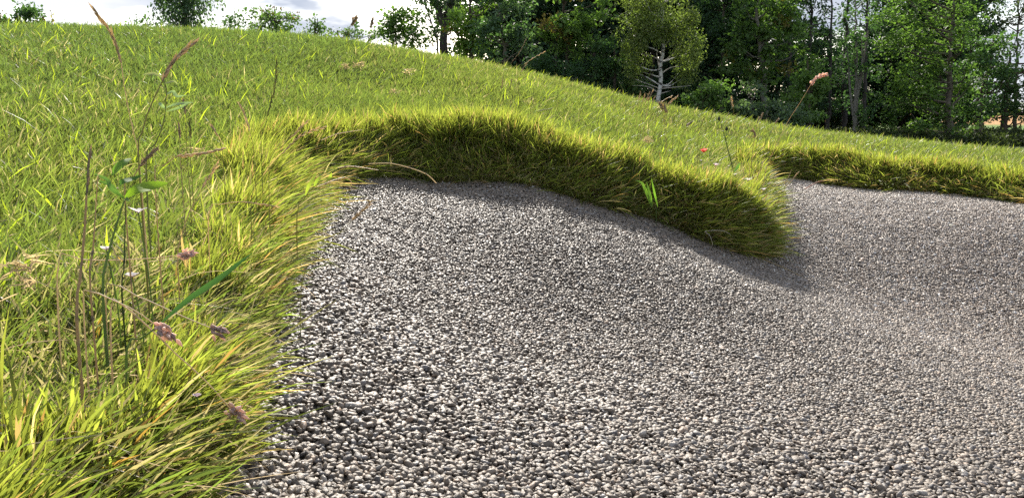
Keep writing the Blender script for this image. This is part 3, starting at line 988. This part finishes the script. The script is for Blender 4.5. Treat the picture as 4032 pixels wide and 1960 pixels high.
# rough undergrowth between the lawn and the trees
ug = Geo()
n_ = 5200
ux = rng.uniform(-12, 24, n_)
uy = 25.5 + rng.random(n_) ** 1.2 * 9
k_ = (ux > -6)
ux, uy = ux[k_], uy[k_]
uz = PLAIN + rng.random(len(ux)) * .32
leaf_cloud(ug, np.stack([ux, uy, uz], 1), np.full((len(ux), 3), .28), 26, .10, np.array([.05, .062, .026])[None] * rng.uniform(.6, 1.4, (len(ux), 1)), up=.2)
tag(ug.build('undergrowth', M_LEAF), 'dark rough undergrowth along the foot of the wood', 'undergrowth', None, 'stuff')
# ------------------------------------------------------------------ tall stems, weeds and flowers standing above the grass
BROWN, TAN, PINK, OLIVE, GREENST, PALEST = (np.array(c) for c in ([.40, .33, .22], [.56, .47, .32], [.60, .46, .42], [.25, .25, .10], [.17, .24, .08], [.60, .52, .38]))


def place(pxs, d):
    d = np.broadcast_to(d, len(pxs)) if np.size(d) <= 1 else np.interp(np.linspace(0, 1, len(pxs)), np.linspace(0, 1, len(d)), d)
    return np.array([P(a, b, c) for (a, b), c in zip(pxs, d)])


def foot_of(q, prev):
    lean = q[:2] - prev[:2]
    g0 = ground_at(q[0], q[1])
    h = max(q[2] - g0, 0)
    k = min(.35, .35 * h / max(prev[2] - q[2], .02))
    x, y = q[0] + lean[0] * k, q[1] + lean[1] * k
    return np.array([x, y, min(ground_at(x, y), q[2] - .002) - .004])


def spikelets(g, pts, n, ln, r, col, style, spread):
    p = catmull(pts, n + 2)
    t = np.gradient(p, axis=0)
    t /= np.linalg.norm(t, axis=1, keepdims=True)
    for k in range(n):
        b = p[k + 1]
        if style == 'spike':                   # two neat rows
            s = np.cross(t[k + 1], [0.2, 1, .1])
            s /= np.linalg.norm(s)
            for s_ in ((1, -1) if n < 9 else ((1,) if k % 2 else (-1,))):
                a = -t[k + 1] + s * s_ * spread * .7 * rng.uniform(.7, 1.3) + rng.normal(0, .08, 3)
                g.spindle(b + t[k + 1] * ln * .3, a, ln * rng.uniform(.75, 1.05), r * .72, col * rng.uniform(.7, 1.35))
        else:                                  # a soft plume
            f = math.sin(math.pi * (k + .8) / (n + .8)) ** .7
            for _ in range(4):
                a = rng.normal(size=3) * spread * f - t[k + 1]
                g.spindle(b + rng.normal(0, r * .6, 3), a, ln * rng.uniform(.6, 1.2), r * .5, col * rng.uniform(.65, 1.4))


def seed_stem(label, head, stem, d, hcol=BROWN, scol=OLIVE, r=.0008, n=12, ln=.012, hr=.0017, style='spike', spread=.35, group=None, name='grass_stem', cat='grass stem', rooted=True):
    """photo points: the seed head from its tip down, then the stem going on down"""
    hp = place(head, d)
    sp_ = place([head[-1]] + list(stem), d)
    ft = foot_of(sp_[-1], sp_[-2]) if rooted else sp_[-1]
    full = np.vstack([sp_, ft[None]]) if rooted else sp_
    t = empty(name, ft, label, cat, group)
    g = Geo()
    g.tube(full, np.array([.6, .9, 1.1]) * r, np.array([scol * .9 + hcol * .1, scol, scol * .85]), 5, n=16)
    g.build('stem', M_STRAW, t, ft)
    g = Geo()
    g.tube(hp, r * .6, hcol * .8, 4, n=8)
    spikelets(g, hp, n, ln, hr, hcol, style, spread)
    g.build('seed_head', M_STRAW, t, ft)
    return t


def stalk(label, pxs, d, col=PALEST, r=.0009, name='dry_stalk', cat='stalk', group=None, rooted=False, kink=0.0):
    p = place(pxs, d)
    if rooted:
        p = np.vstack([p, foot_of(p[-1], p[-2])[None]])
    g = Geo()
    q = catmull(p, 22)
    q += rng.normal(0, kink, q.shape)
    g.tube(q, np.array([.45, 1, 1]) * r, np.array([col, col * .8, col]), 5)
    for k in (6, 12, 17):
        g.spindle(q[k] - (q[k + 1] - q[k]) * .2, q[k + 1] - q[k], .006, r * 1.5, col * .75)
    o = g.build(name, M_STRAW, None, p[-1])
    o.location = p[-1]
    return tag(o, label, cat, group)


def leafy(name, label, cat, stem, d, leaves, scol=GREENST, r=.0012, group=None, lcol=np.array([.10, .19, .03]), w=.008, rooted=True):
    sp_ = place(stem, d)
    ft = foot_of(sp_[-1], sp_[-2]) if rooted else sp_[-1]
    t = empty(name, ft, label, cat, group)
    g = Geo()
    g.tube(np.vstack([sp_, ft[None]]) if rooted else sp_, np.array([.6, 1, 1.2]) * r, scol, 6, n=16)
    g.build('stem', M_STRAW, t, ft)
    dd = float(np.mean(d))
    for i, lf in enumerate(leaves):
        pts, wd, c = lf if len(lf) == 3 else (lf[0], w, lcol)
        q = place(pts, dd)
        q[1:, 1] += rng.normal(0, .008, len(q) - 1)
        g = Geo()
        g.leaf(q, wd, c if c is not None else lcol, up=(.1, -1, .55), n=9)
        g.build('leaf', M_LEAF, t, ft)
    return t


# --- beside the camera, on the near bank
seed_stem('tallest seed head of the near bank, leaning left with its tip against the white sky', [(362, 25), (395, 75), (430, 120), (458, 185), (478, 250)], [(488, 330), (505, 430), (530, 540), (548, 640)], 1.05, TAN * .85, PALEST * .8, n=15, ln=.014, hr=.002, spread=.22)
seed_stem('tall brown seed head leaning right in front of the hill grass', [(776, 165), (735, 192), (695, 228), (662, 275), (640, 320)], [(608, 385), (580, 450), (560, 520), (546, 620)], 1.0, BROWN * 1.15, OLIVE * .9, n=15, ln=.015, hr=.0024, spread=.25, r=.0012)
seed_stem('dark green rye spike standing upright on the slope', [(1090, 235), (1086, 300), (1080, 350), (1068, 400), (1052, 460)], [(1040, 510), (1028, 560)], 1.7, OLIVE * .8, GREENST * .8, n=18, ln=.016, hr=.0019, spread=.18)
seed_stem('pale straw spike bending left beside the dark green spike', [(940, 405), (958, 440), (972, 480), (985, 520)], [(993, 555), (998, 585)], 1.65, PALEST * .85, OLIVE, n=11, ln=.015, hr=.0019, spread=.2)
seed_stem('long brown seed head arching right over the bunker corner', [(1286, 500), (1235, 512), (1180, 538), (1140, 575), (1105, 610)], [(1060, 665), (1020, 720), (990, 780)], 1.4, BROWN * 1.3, OLIVE, n=16, ln=.012, hr=.0017)
seed_stem('pale short seed head just above the long arching brown one', [(1216, 474), (1195, 492), (1168, 520), (1140, 548)], [(1100, 590), (1060, 640)], 1.45, TAN, OLIVE, n=9, ln=.012, hr=.0016)
seed_stem('beaded brown spike lying almost level above the leafy weed', [(890, 584), (840, 596), (780, 607), (730, 613), (690, 618)], [(660, 636), (625, 675), (610, 720)], .98, BROWN * 1.3, BROWN, n=13, ln=.009, hr=.0022, spread=.2)
seed_stem('dark brown seed head rising right out of the leafy weed', [(625, 583), (600, 602), (575, 626), (550, 655)], [(520, 705), (503, 745), (492, 785)], .88, BROWN * .75, BROWN * .9, n=10, ln=.009, hr=.0018, r=.001)
leafy('leafy_weed', 'green weed with one broad bright leaf and narrow leaves fanned from its node', 'weed', [(491, 784), (470, 850), (448, 920), (425, 1010), (405, 1140)], .86,
      [([(493, 780), (540, 750), (590, 735), (645, 725)], .0125, np.array([.19, .28, .03])), ([(488, 778), (460, 740), (420, 708), (362, 684)], .004, np.array([.10, .17, .05])), ([(486, 782), (455, 750), (420, 730), (372, 712)], .004, np.array([.10, .17, .05])),
       ([(475, 735), (500, 715), (530, 702), (556, 690)], .006, np.array([.08, .16, .035])), ([(440, 690), (470, 665), (495, 640), (505, 625)], .008, np.array([.13, .22, .04])), ([(494, 784), (515, 778), (540, 788)], .004, np.array([.14, .19, .09]))], r=.0014)
stalk('dark thin stem beside the stalk of the leafy weed', [(496, 800), (493, 880), (491, 960), (488, 1060), (480, 1150)], .87, GREENST * .6, .0009, 'grass_stem', 'grass stem', rooted=True)
seed_stem('thick upright brown stem nearest the camera at the far left', [(356, 585), (350, 640), (346, 700), (341, 770)], [(335, 880), (326, 990), (315, 1100), (302, 1250)], .72, BROWN * .9, BROWN * .8, n=10, ln=.012, hr=.0014, spread=.12, r=.0014)
stalk('thin faded stem standing just right of the thick brown stem', [(386, 690), (378, 800), (372, 900), (365, 1000), (355, 1120)], .78, BROWN, .0009, 'grass_stem', 'grass stem', rooted=True)
seed_stem('pale pinkish seed head leaning right behind the leafy weed', [(862, 640), (838, 672), (815, 710), (795, 745)], [(765, 800), (735, 860), (715, 930), (700, 1010)], 1.1, TAN * 1.1, BROWN, n=9, ln=.012, hr=.0018)
seed_stem('wavy brown spike lying level toward the bunker stones', [(1100, 817), (1060, 808), (1020, 803), (980, 797), (940, 795)], [(890, 800), (850, 812), (820, 840)], 1.2, BROWN * 1.4, TAN, n=11, ln=.011, hr=.0014, spread=.15)
seed_stem('spiked stem leaning out over the bunker stones', [(1463, 797), (1440, 818), (1412, 842), (1385, 868)], [(1340, 912), (1295, 965), (1250, 1020), (1190, 1100)], 1.25, BROWN * 1.15, OLIVE, n=13, ln=.011, hr=.0016)
pg = 'drooping pink seed plumes of the near bank'
seed_stem('lowest pink plume at the end of a long pale stem, close to the stones', [(950, 1640), (925, 1622), (900, 1600)], [(840, 1530), (770, 1460), (700, 1400), (620, 1320), (540, 1250), (440, 1190)], .80, PINK * .9, PALEST * .8, n=8, ln=.008, hr=.004, style='plume', spread=.45, r=.0009, group=pg)
seed_stem('pink plume hanging from the middle pale stem, over the dark broad blade', [(672, 1322), (655, 1308), (630, 1292), (612, 1278)], [(560, 1240), (490, 1200), (400, 1165), (330, 1140)], .78, PINK, PALEST * .8, n=8, ln=.008, hr=.0042, style='plume', spread=.5, r=.0008, group=pg)
seed_stem('brownish pink plume right of the middle pale stem', [(875, 1310), (850, 1298), (825, 1288)], [(760, 1262), (690, 1232), (600, 1190), (500, 1150), (420, 1115)], .86, PINK * .75, PALEST * .75, n=7, ln=.008, hr=.0036, style='plume', spread=.45, r=.0008, group=pg)
seed_stem('highest pink plume at the end of a level pale stem', [(750, 1002), (720, 1004), (690, 1006)], [(620, 1015), (540, 1020), (450, 1024), (340, 1026), (230, 1030)], .88, PINK * 1.1, PALEST * .85, n=8, ln=.008, hr=.003, style='plume', spread=.4, r=.0008, group=pg)
leafy('broad_blade', 'dark green broad grass blade leaning right, lowest on the near bank', 'grass blade', [(640, 1270), (560, 1330), (500, 1370)], .80, [([(630, 1275), (740, 1180), (860, 1100), (985, 1000)], .0062, np.array([.05, .11, .035]))], r=.0012)
leafy('pale_weed', 'pale weed with thin grey green leaves behind the tall brown seed head', 'weed', [(640, 297), (655, 350), (652, 420), (640, 500), (605, 580), (575, 640)], 1.25,
      [([(655, 424), (690, 412), (725, 406), (756, 404)], .005, np.array([.26, .32, .20])), ([(654, 440), (700, 428), (735, 415), (762, 408)], .0045, np.array([.24, .30, .17])), ([(654, 430), (640, 415), (615, 404)], .005, np.array([.26, .32, .2])),
       ([(652, 375), (672, 360), (700, 380), (742, 376)], .005, np.array([.27, .33, .21])), ([(645, 310), (615, 292), (575, 297)], .005, np.array([.30, .29, .16])), ([(650, 330), (675, 320), (690, 332)], .004, np.array([.3, .3, .17]))], scol=np.array([.2, .22, .1]))
sg = 'small spikes in the grass behind the pale weed'
seed_stem('small brown spike just right of the pale weed', [(720, 394), (726, 420), (730, 450)], [(733, 500), (734, 560)], 1.5, BROWN, OLIVE, n=8, ln=.012, hr=.0016, spread=.2, group=sg)
seed_stem('short rusty spike below the pale weed', [(704, 486), (706, 515), (708, 545)], [(709, 580), (710, 620)], 1.45, BROWN * 1.1, BROWN, n=8, ln=.012, hr=.0016, spread=.2, group=sg)
seed_stem('thin spike right of the short rusty spike', [(746, 474), (748, 510), (749, 545)], [(750, 590), (750, 620)], 1.5, OLIVE, OLIVE, n=8, ln=.012, hr=.0013, spread=.15, group=sg)
seed_stem('pale spike halfway between the pale weed and the upright dark green spike', [(832, 494), (845, 515), (858, 535)], [(868, 562), (875, 590)], 1.6, TAN, OLIVE, n=8, ln=.013, hr=.0016, spread=.2, group=sg)
# white petals in the near grass
def petal_flower(label, px, d, size, col, npet=5, stem_to=None, name='white_flower', cat='flower', group=None, centre=None, cup=.5, stemcol=GREENST):
    c = P(px[0], px[1], d)
    foot = np.array([c[0], c[1] + .01, min(ground_at(c[0], c[1] + .01), c[2] - .01)])
    t = empty(name, foot, label, cat, group)
    g = Geo()
    g.tube([c, (c + foot) / 2 + [.004, 0, 0], foot], .0008, stemcol, 5, n=8)
    g.build('stem', M_STRAW, t, foot)
    for k in range(npet):
        a = 2 * math.pi * k / npet + rng.uniform(-.3, .3)
        o = np.array([math.cos(a), math.sin(a) * .9, cup + rng.uniform(-.15, .2)])
        g = Geo()
        g.leaf([c, c + o * size * .5 + [0, 0, size * .08], c + o * size], size * (1.25 if npet < 7 else .5), col * rng.uniform(.85, 1.1), up=(0, 0, 1), n=6, prof=[.25, .75, 1, .98, .8, .4], fold=.12)
        g.build('petal', M_PETAL, t, foot)
    g = Geo()
    g.spindle(c - [0, 0, size * .1], [0, 0, 1], size * .35, size * .16, centre if centre is not None else col * .6)
    g.build('centre', M_PETAL, t, foot)
    return t


WHITE = np.array([.72, .68, .66])
petal_flower('cluster of white petals in the near grass under the leafy weed', (545, 838), .95, .010, WHITE, 7, name='white_flower')
petal_flower('white flower low in the near grass between the pale level stem and the long stems', (520, 1090), .9, .007, WHITE, 6)
petal_flower('tiny white flower beside the stalk of the leafy weed', (420, 985), .92, .006, WHITE, 6)
petal_flower('small white flower low on the near bank above the lowest pink plume', (775, 1560), .78, .004, np.array([.62, .5, .55]), 5)

# --- the corner of the bunker and its lip
stalk('white arched stalk hanging down onto the stones from the lip corner', [(1450, 645), (1532, 643), (1614, 661), (1681, 687), (1719, 722)], 2.72, np.array([.62, .56, .44]), .0017)
stalk('brown stalk curled into a hook at the bunker corner', [(1376, 738), (1386, 722), (1363, 700), (1317, 710), (1251, 735)], [2.35, 2.35, 2.35, 2.3, 2.25], TAN, .002)
stalk('upper of two bleached stalks leaning over the lip corner', [(1425, 512), (1370, 520), (1320, 530), (1265, 552)], 2.5, np.array([.62, .56, .46]), .0014)
stalk('lower of two bleached stalks leaning over the lip corner', [(1490, 670), (1440, 662), (1384, 655), (1330, 660)], 2.5, np.array([.62, .56, .46]), .0014)
leafy('yellow_weed', 'weed with upright yellow green leaves leaning over the bunker corner', 'weed', [(1262, 720), (1230, 740), (1200, 780), (1170, 840)], 1.55,
      [([(1202, 770), (1225, 730), (1248, 680)], .007, np.array([.30, .33, .06])), ([(1235, 738), (1250, 710), (1264, 692)], .006, np.array([.28, .33, .06])), ([(1285, 716), (1296, 698), (1305, 680)], .007, np.array([.30, .34, .06]))], scol=np.array([.25, .25, .08]))
leafy('broad_blade', 'bright green broad blades drooping on the face of the main lip', 'grass blade', [(2580, 815), (2584, 830)], 3.02, [([(2566, 815), (2546, 760), (2526, 720), (2503, 711)], .013, np.array([.12, .20, .035])), ([(2570, 812), (2556, 760), (2548, 718)], .010, np.array([.12, .20, .035])), ([(2590, 815), (2574, 760), (2564, 702)], .008, np.array([.17, .29, .04]))])
stalk('upper arm of the white twig at the foot of the grass nose', [(2879, 924), (2850, 910), (2812, 907), (2776, 910)], 3.08, np.array([.6, .56, .48]), .0014)
stalk('white twig hanging down on the stones at the foot of the grass nose', [(2807, 965), (2800, 940), (2793, 926), (2774, 912)], 3.07, np.array([.6, .56, .48]), .0015)

# --- centre of the slope
cg = 'dark stems scattered on the middle of the slope'
for label, head, stem, d, hc in [
    ('dark seed head against the trees, left of two above the slope', [(2080, 243), (2066, 262), (2052, 285)], [(2040, 330), (2030, 370)], 4.0, BROWN),
    ('long dark seed head crossing the trees just over the crest', [(2080, 140), (2060, 180), (2040, 215), (2012, 250)], [(1995, 285), (1985, 330)], 4.3, BROWN * .8),
    ('long pale seed head leaning far right across the trees over the crest', [(2150, 203), (2120, 218), (2090, 236), (2062, 255)], [(2040, 275), (2042, 330), (2044, 390)], 4.3, TAN),
    ('thin dark stem right under the crossing seed heads', [(1982, 300), (1978, 330), (1975, 355)], [(1965, 400), (1950, 440)], 3.8, BROWN),
    ('short brown stem in the middle of the slope', [(2016, 312), (2012, 330), (2008, 350)], [(2004, 380), (2000, 410)], 3.8, BROWN),
    ('low dark stem lying right across the middle slope', [(2175, 428), (2140, 434), (2110, 442)], [(2085, 450), (2070, 470)], 4.0, OLIVE),
    ('slanting thin stem left on the slope between the thatch tufts', [(1468, 210), (1478, 232), (1490, 260)], [(1502, 290), (1512, 320)], 4.6, OLIVE)]:
    seed_stem(label, head, stem, d, hc, OLIVE * .8, n=11, ln=.016, hr=.0024, spread=.22, r=.0011, group=cg)
rg = 'reed-like plumes on the crest'
seed_stem('broad brown plume on the crest left of the hazel, beside a dark leafy stem', [(1400, 70), (1392, 85), (1380, 104)], [(1374, 125), (1370, 150)], 6.9, BROWN, OLIVE, n=9, ln=.035, hr=.012, style='plume', spread=.3, r=.003, group=rg)
seed_stem('narrow brown plume on the crest close to the hazel', [(1468, 80), (1463, 95), (1458, 112)], [(1455, 130), (1452, 155)], 6.9, BROWN, OLIVE, n=9, ln=.035, hr=.009, style='plume', spread=.25, r=.003, group=rg)
leafy('dark_weed', 'dark leafy stem standing on the crest beside the broad brown plume', 'weed', [(1401, 85), (1398, 110), (1394, 140)], 7.0, [([(1400, 100), (1408, 90), (1416, 92)], .02, DARK), ([(1400, 110), (1410, 105), (1420, 106)], .02, DARK), ([(1400, 105), (1392, 95), (1386, 96)], .02, DARK), ([(1402, 92), (1402, 84), (1400, 78)], .02, DARK), ([(1398, 120), (1408, 118), (1412, 124)], .02, DARK)], scol=DARK * 1.5, r=.003)
leafy('dark_weed', 'thin forked weed against the white sky beside the dark rounded bush', 'weed', [(200, 42), (203, 60), (206, 80), (207, 110)], 6.6, [([(200, 46), (197, 42), (195, 44)], .012, BROWN), ([(204, 62), (208, 56), (209, 50)], .010, BROWN), ([(204, 72), (200, 64), (199, 60)], .01, BROWN)], scol=BROWN, r=.0022)

# --- the tall dry stems on the slope in front of the birch
bg = 'dry seed heads standing in front of the birch foot'
for label, head, root in [
    ('leftmost upright seed head in front of the birch foot', [(2523, 360), (2519, 378), (2515, 398)], (2500, 540)),
    ('pale curved seed head next to the leftmost one before the birch', [(2540, 372), (2535, 388), (2531, 402)], (2512, 550)),
    ('brown upright seed head in the middle of the birch foot cluster', [(2549, 370), (2552, 386), (2554, 402)], (2530, 555)),
    ('tallest leaning seed head left of the birch trunk', [(2573, 354), (2564, 372), (2556, 390)], (2524, 560)),
    ('bowed seed head crossing behind the tallest one by the birch', [(2560, 363), (2550, 380), (2542, 400)], (2516, 552)),
    ('short seed head close against the white birch trunk', [(2579, 380), (2573, 395), (2568, 408)], (2545, 560)),
    ('pale seed head leaning far right across the birch trunk foot', [(2647, 379), (2624, 390), (2600, 404)], (2560, 570)),
    ('upper of two parallel pale seed heads right of the birch foot', [(2660, 384), (2645, 396), (2630, 412)], (2580, 580)),
    ('lower of two parallel pale seed heads right of the birch foot', [(2670, 377), (2652, 394), (2635, 413)], (2588, 585))]:
    mid = ((head[-1][0] * .6 + root[0] * .4), (head[-1][1] * .6 + root[1] * .4))
    seed_stem(label, head, [mid, root], 4.5, TAN * .9 if 'pale' in label else BROWN * 1.15, BROWN, n=9, ln=.018, hr=.003, spread=.2, r=.001, group=bg)
seed_stem('left one of the two rusty drooping seed heads below the birch foot', [(2600, 411), (2605, 422), (2610, 436)], [(2617, 500), (2621, 576), (2622, 640)], 4.2, BROWN * 1.2, BROWN, n=8, ln=.022, hr=.006, style='plume', spread=.35, r=.001, group=bg)
seed_stem('right one of the two rusty drooping seed heads below the birch foot', [(2617, 419), (2620, 432), (2622, 448)], [(2623, 520), (2624, 590), (2624, 650)], 4.2, BROWN * 1.1, BROWN, n=8, ln=.022, hr=.006, style='plume', spread=.35, r=.001, group=bg)
ng = 'stems standing on the grass nose and behind it'
for label, head, stem, d, hc, sc, kw in [
    ('thin straight green stem standing between the rusty seed heads and the poppy', [(2656, 438), (2654, 458), (2652, 480)], [(2650, 540), (2647, 600), (2645, 640)], 4.1, OLIVE * .8, OLIVE, dict(n=10, hr=.0016)),
    ('short rust brown head low on the slope left of the poppy', [(2722, 483), (2712, 489), (2702, 497)], [(2690, 520), (2672, 576)], 4.1, BROWN * .8, OLIVE, dict(n=7, hr=.004, style='plume')),
    ('slender dark stem straight above the poppy', [(2774, 458), (2768, 475), (2760, 500)], [(2749, 550), (2746, 600), (2747, 650)], 3.9, OLIVE * .7, OLIVE * .8, dict(n=10, hr=.0016)),
    ('beaded dark spike leaning right above the poppy', [(2813, 430), (2806, 447), (2796, 470)], [(2784, 505), (2770, 540), (2758, 575)], 4.0, OLIVE * .8, OLIVE * .8, dict(n=12, hr=.0022)),
    ('pale blunt seed head upright against the sallow shrub', [(2880, 388), (2883, 404), (2886, 426)], [(2893, 470), (2898, 520), (2900, 580)], 4.2, TAN * 1.1, OLIVE, dict(n=8, hr=.004, style='plume', spread=.15)),
    ('left one of a pair of small brown heads in front of the sallow shrub', [(2990, 462), (2986, 472), (2982, 484)], [(2975, 520), (2966, 570), (2960, 620)], 4.0, BROWN, OLIVE, dict(n=7, hr=.003)),
    ('right one of a pair of small brown heads in front of the sallow shrub', [(3002, 446), (2999, 458), (2995, 470)], [(2988, 520), (2978, 580), (2972, 630)], 4.0, BROWN, OLIVE, dict(n=7, hr=.003)),
    ('brown head on a slanting stem topped beside a white bud', [(3067, 468), (3060, 476), (3052, 488)], [(3036, 520), (3020, 550), (3003, 610), (2996, 650)], 3.9, BROWN, OLIVE * .8, dict(n=6, hr=.003)),
    ('tallest arching stem with a fluffy pink head in front of the pale young tree', [(3257, 293), (3235, 298), (3214, 310), (3198, 328), (3190, 338)], [(3150, 405), (3101, 481), (3064, 557), (3031, 628), (3010, 690)], 3.7, PINK * 1.15, TAN * .8, dict(n=16, hr=.0062, ln=.014, style='plume', spread=.3, r=.0013)),
    ('bent dry brown head drooping behind the budded stem', [(2958, 516), (2968, 518), (2972, 530), (2971, 545)], [(2968, 570), (2962, 610)], 4.1, BROWN, BROWN, dict(n=8, hr=.005, style='plume')),
    ('brown spiky stem leaning out over the far bay of stones', [(3146, 677), (3132, 692), (3120, 708)], [(3105, 725), (3090, 742)], 4.5, BROWN * 1.2, TAN, dict(n=7, hr=.003))]:
    kw = dict(dict(ln=.015, spread=.25, r=.0011), **kw)
    seed_stem(label, head, stem, d, hc, sc, group=ng, **kw)
# budded stem
tb = leafy('budded_stem', 'dark green stem with two round buds right of the poppy', 'weed', [(2831, 467), (2851, 529), (2868, 595), (2887, 666), (2903, 727)], 3.7, [([(2890, 680), (2905, 660), (2915, 640)], .012, np.array([.08, .15, .05]))], r=.0019, scol=np.array([.09, .13, .05]))
for a, b in ((2831, 465), (2861, 505)):
    g = Geo()
    c = P(a, b, 3.7)
    g.spindle(c - [0, 0, .012], [0, 0, 1], .022, .007, np.array([.08, .09, .045]), 7)
    if a == 2861:
        g.tube([c, P(2858, 538, 3.7), P(2860, 568, 3.7)], .0012, np.array([.09, .13, .05]), 5, n=6)
    g.build('bud', M_STRAW, tb, tb.location)
dg = 'pale dead stalks tangled at the back of the grass nose'
for label, a, b in [
    ('upright bleached stalk left in the dead tangle behind the nose', (2947, 640), (2948, 700)), ('leftmost short dead stalk of the tangle, by the white blossom', (2925, 655), (2926, 722)), ('longest dead stalk of the tangle leaning right under the fluffy stem', (3010, 620), (2984, 690)),
    ('dead stalk leaning parallel below the longest one of the tangle', (3003, 640), (2978, 706)), ('thin dead stalk in the middle of the tangle', (2980, 640), (2965, 690)), ('low dead stalk lying to the right of the tangle', (3060, 690), (3010, 712)),
    ('pinkish dead blade lying at the right end of the tangle', (3100, 712), (3050, 705)), ('rightmost dead stalk of the tangle leaning toward the far bay', (3116, 668), (3087, 724)), ('short white dead stalk lowest in the tangle', (3040, 716), (3012, 726))]:
    stalk(label, [a, ((a[0] + b[0]) / 2 + 4, (a[1] + b[1]) / 2), b], 4.25 if a[0] > 3040 else 3.95, PALEST * rng.uniform(.75, 1.15), .0017, group=dg, rooted=a[0] < 3040)
stalk('pink stalk lying alone across the stones of the far bay', [(3270, 707), (3240, 711), (3210, 721), (3172, 742)], [4.85, 4.8, 4.72, 4.6], np.array([.45, .30, .26]), .0026)
# flowers of the nose
petal_flower('single coral red poppy with pale petal edges on the grass nose', (2771, 600), 3.9, .021, np.array([.80, .24, .17]), 5, name='poppy', cat='poppy', centre=np.array([.5, .05, .03]), cup=.75)
petal_flower('pale pink clover head just below and right of the poppy', (2818, 655), 3.65, .014, np.array([.70, .58, .60]), 11, name='clover', cat='clover', cup=.9)
petal_flower('white blossom at the brow of the nose beside the dead tangle', (2946, 712), 3.55, .018, np.array([.68, .66, .55]), 9, name='white_flower', cup=.6)
petal_flower('small white flower on the nose under the budded stem', (2890, 690), 3.6, .011, WHITE, 6)
petal_flower('white flower at the outer corner of the nose above the far bay', (3006, 748), 3.6, .013, WHITE, 7)
petal_flower('tiny white flower directly under the poppy', (2760, 633), 3.75, .007, WHITE, 6)
leafy('dark_weed', 'dark green leafy weed growing under the pale pink clover', 'weed', [(2820, 690), (2822, 715), (2826, 745)], 3.5, [([(2824, 725), (2842, 708), (2850, 692)], .012, np.array([.05, .11, .045])), ([(2822, 722), (2812, 706), (2806, 695)], .010, np.array([.06, .12, .05])), ([(2824, 735), (2840, 728), (2850, 720)], .011, np.array([.05, .11, .045])), ([(2822, 735), (2812, 728), (2808, 722)], .009, np.array([.06, .12, .05]))], scol=np.array([.07, .11, .045]))


# --- tufts of dry thatch lying on the grass
def thatch(label, px, d, size, col=TAN, n=90, group='dry thatch tufts lying on the slope'):
    c = P(px[0], px[1], d)
    z = ground_at(c[0], c[1])
    z = max(z, c[2] - .03) if abs(z - c[2]) < .12 else z
    c = np.array([c[0], c[1], z])
    root = c + np.stack([rng.normal(0, size * .35, n), rng.normal(0, size * .3, n), rng.uniform(.01, .045, n)], 1)
    d_ = rng.normal(size=(n, 3)) * [1, 1, .5] + [0, 0, .35]
    bend = rng.normal(0, .4, (n, 3)) - [0, 0, .3]
    cc = col[None] * rng.lognormal(0, .3, (n, 1))
    V, T, K = blades(root, d_, size * rng.uniform(.4, 1.0, n), rng.uniform(.0012, .0026, n) * (1 + d * .15), bend, cc, cc, 4)
    o = mesh_obj('thatch_tuft', V, T, M_STRAW, K, None, c)
    o.location = c
    return tag(o, label, 'dry grass', group)


for label, px, d, s in [('left one of two dry pinkish tufts high on the hill', (1358, 200), 5.4, .06), ('right one of two dry pinkish tufts high on the hill', (1412, 188), 5.5, .07), ('dry tuft standing alone below the two pinkish tufts', (1552, 300), 4.6, .06),
                        ('faint dry tuft close under the hazel shrub', (1605, 210), 5.4, .06), ('round dry brown tuft at the brow of the lip', (1985, 470), 3.35, .05), ('flat dry tuft right next to the round tuft on the lip brow', (2035, 485), 3.35, .04),
                        ('dark dry tuft on the slope behind the main lip', (2550, 548), 4.1, .05), ('dry tuft behind the pale weed on the near bank', (745, 330), 2.6, .07), ('dry brown tuft at the far left of the near bank', (95, 1070), .95, .035),
                        ('left one of two dry tufts behind the far bay lip', (3118, 588), 5.9, .06), ('right one of two dry tufts behind the far bay lip', (3312, 592), 6.0, .05)]:
    thatch(label, px, d, s * .6, n=60, col=np.array([.36, .29, .17]))
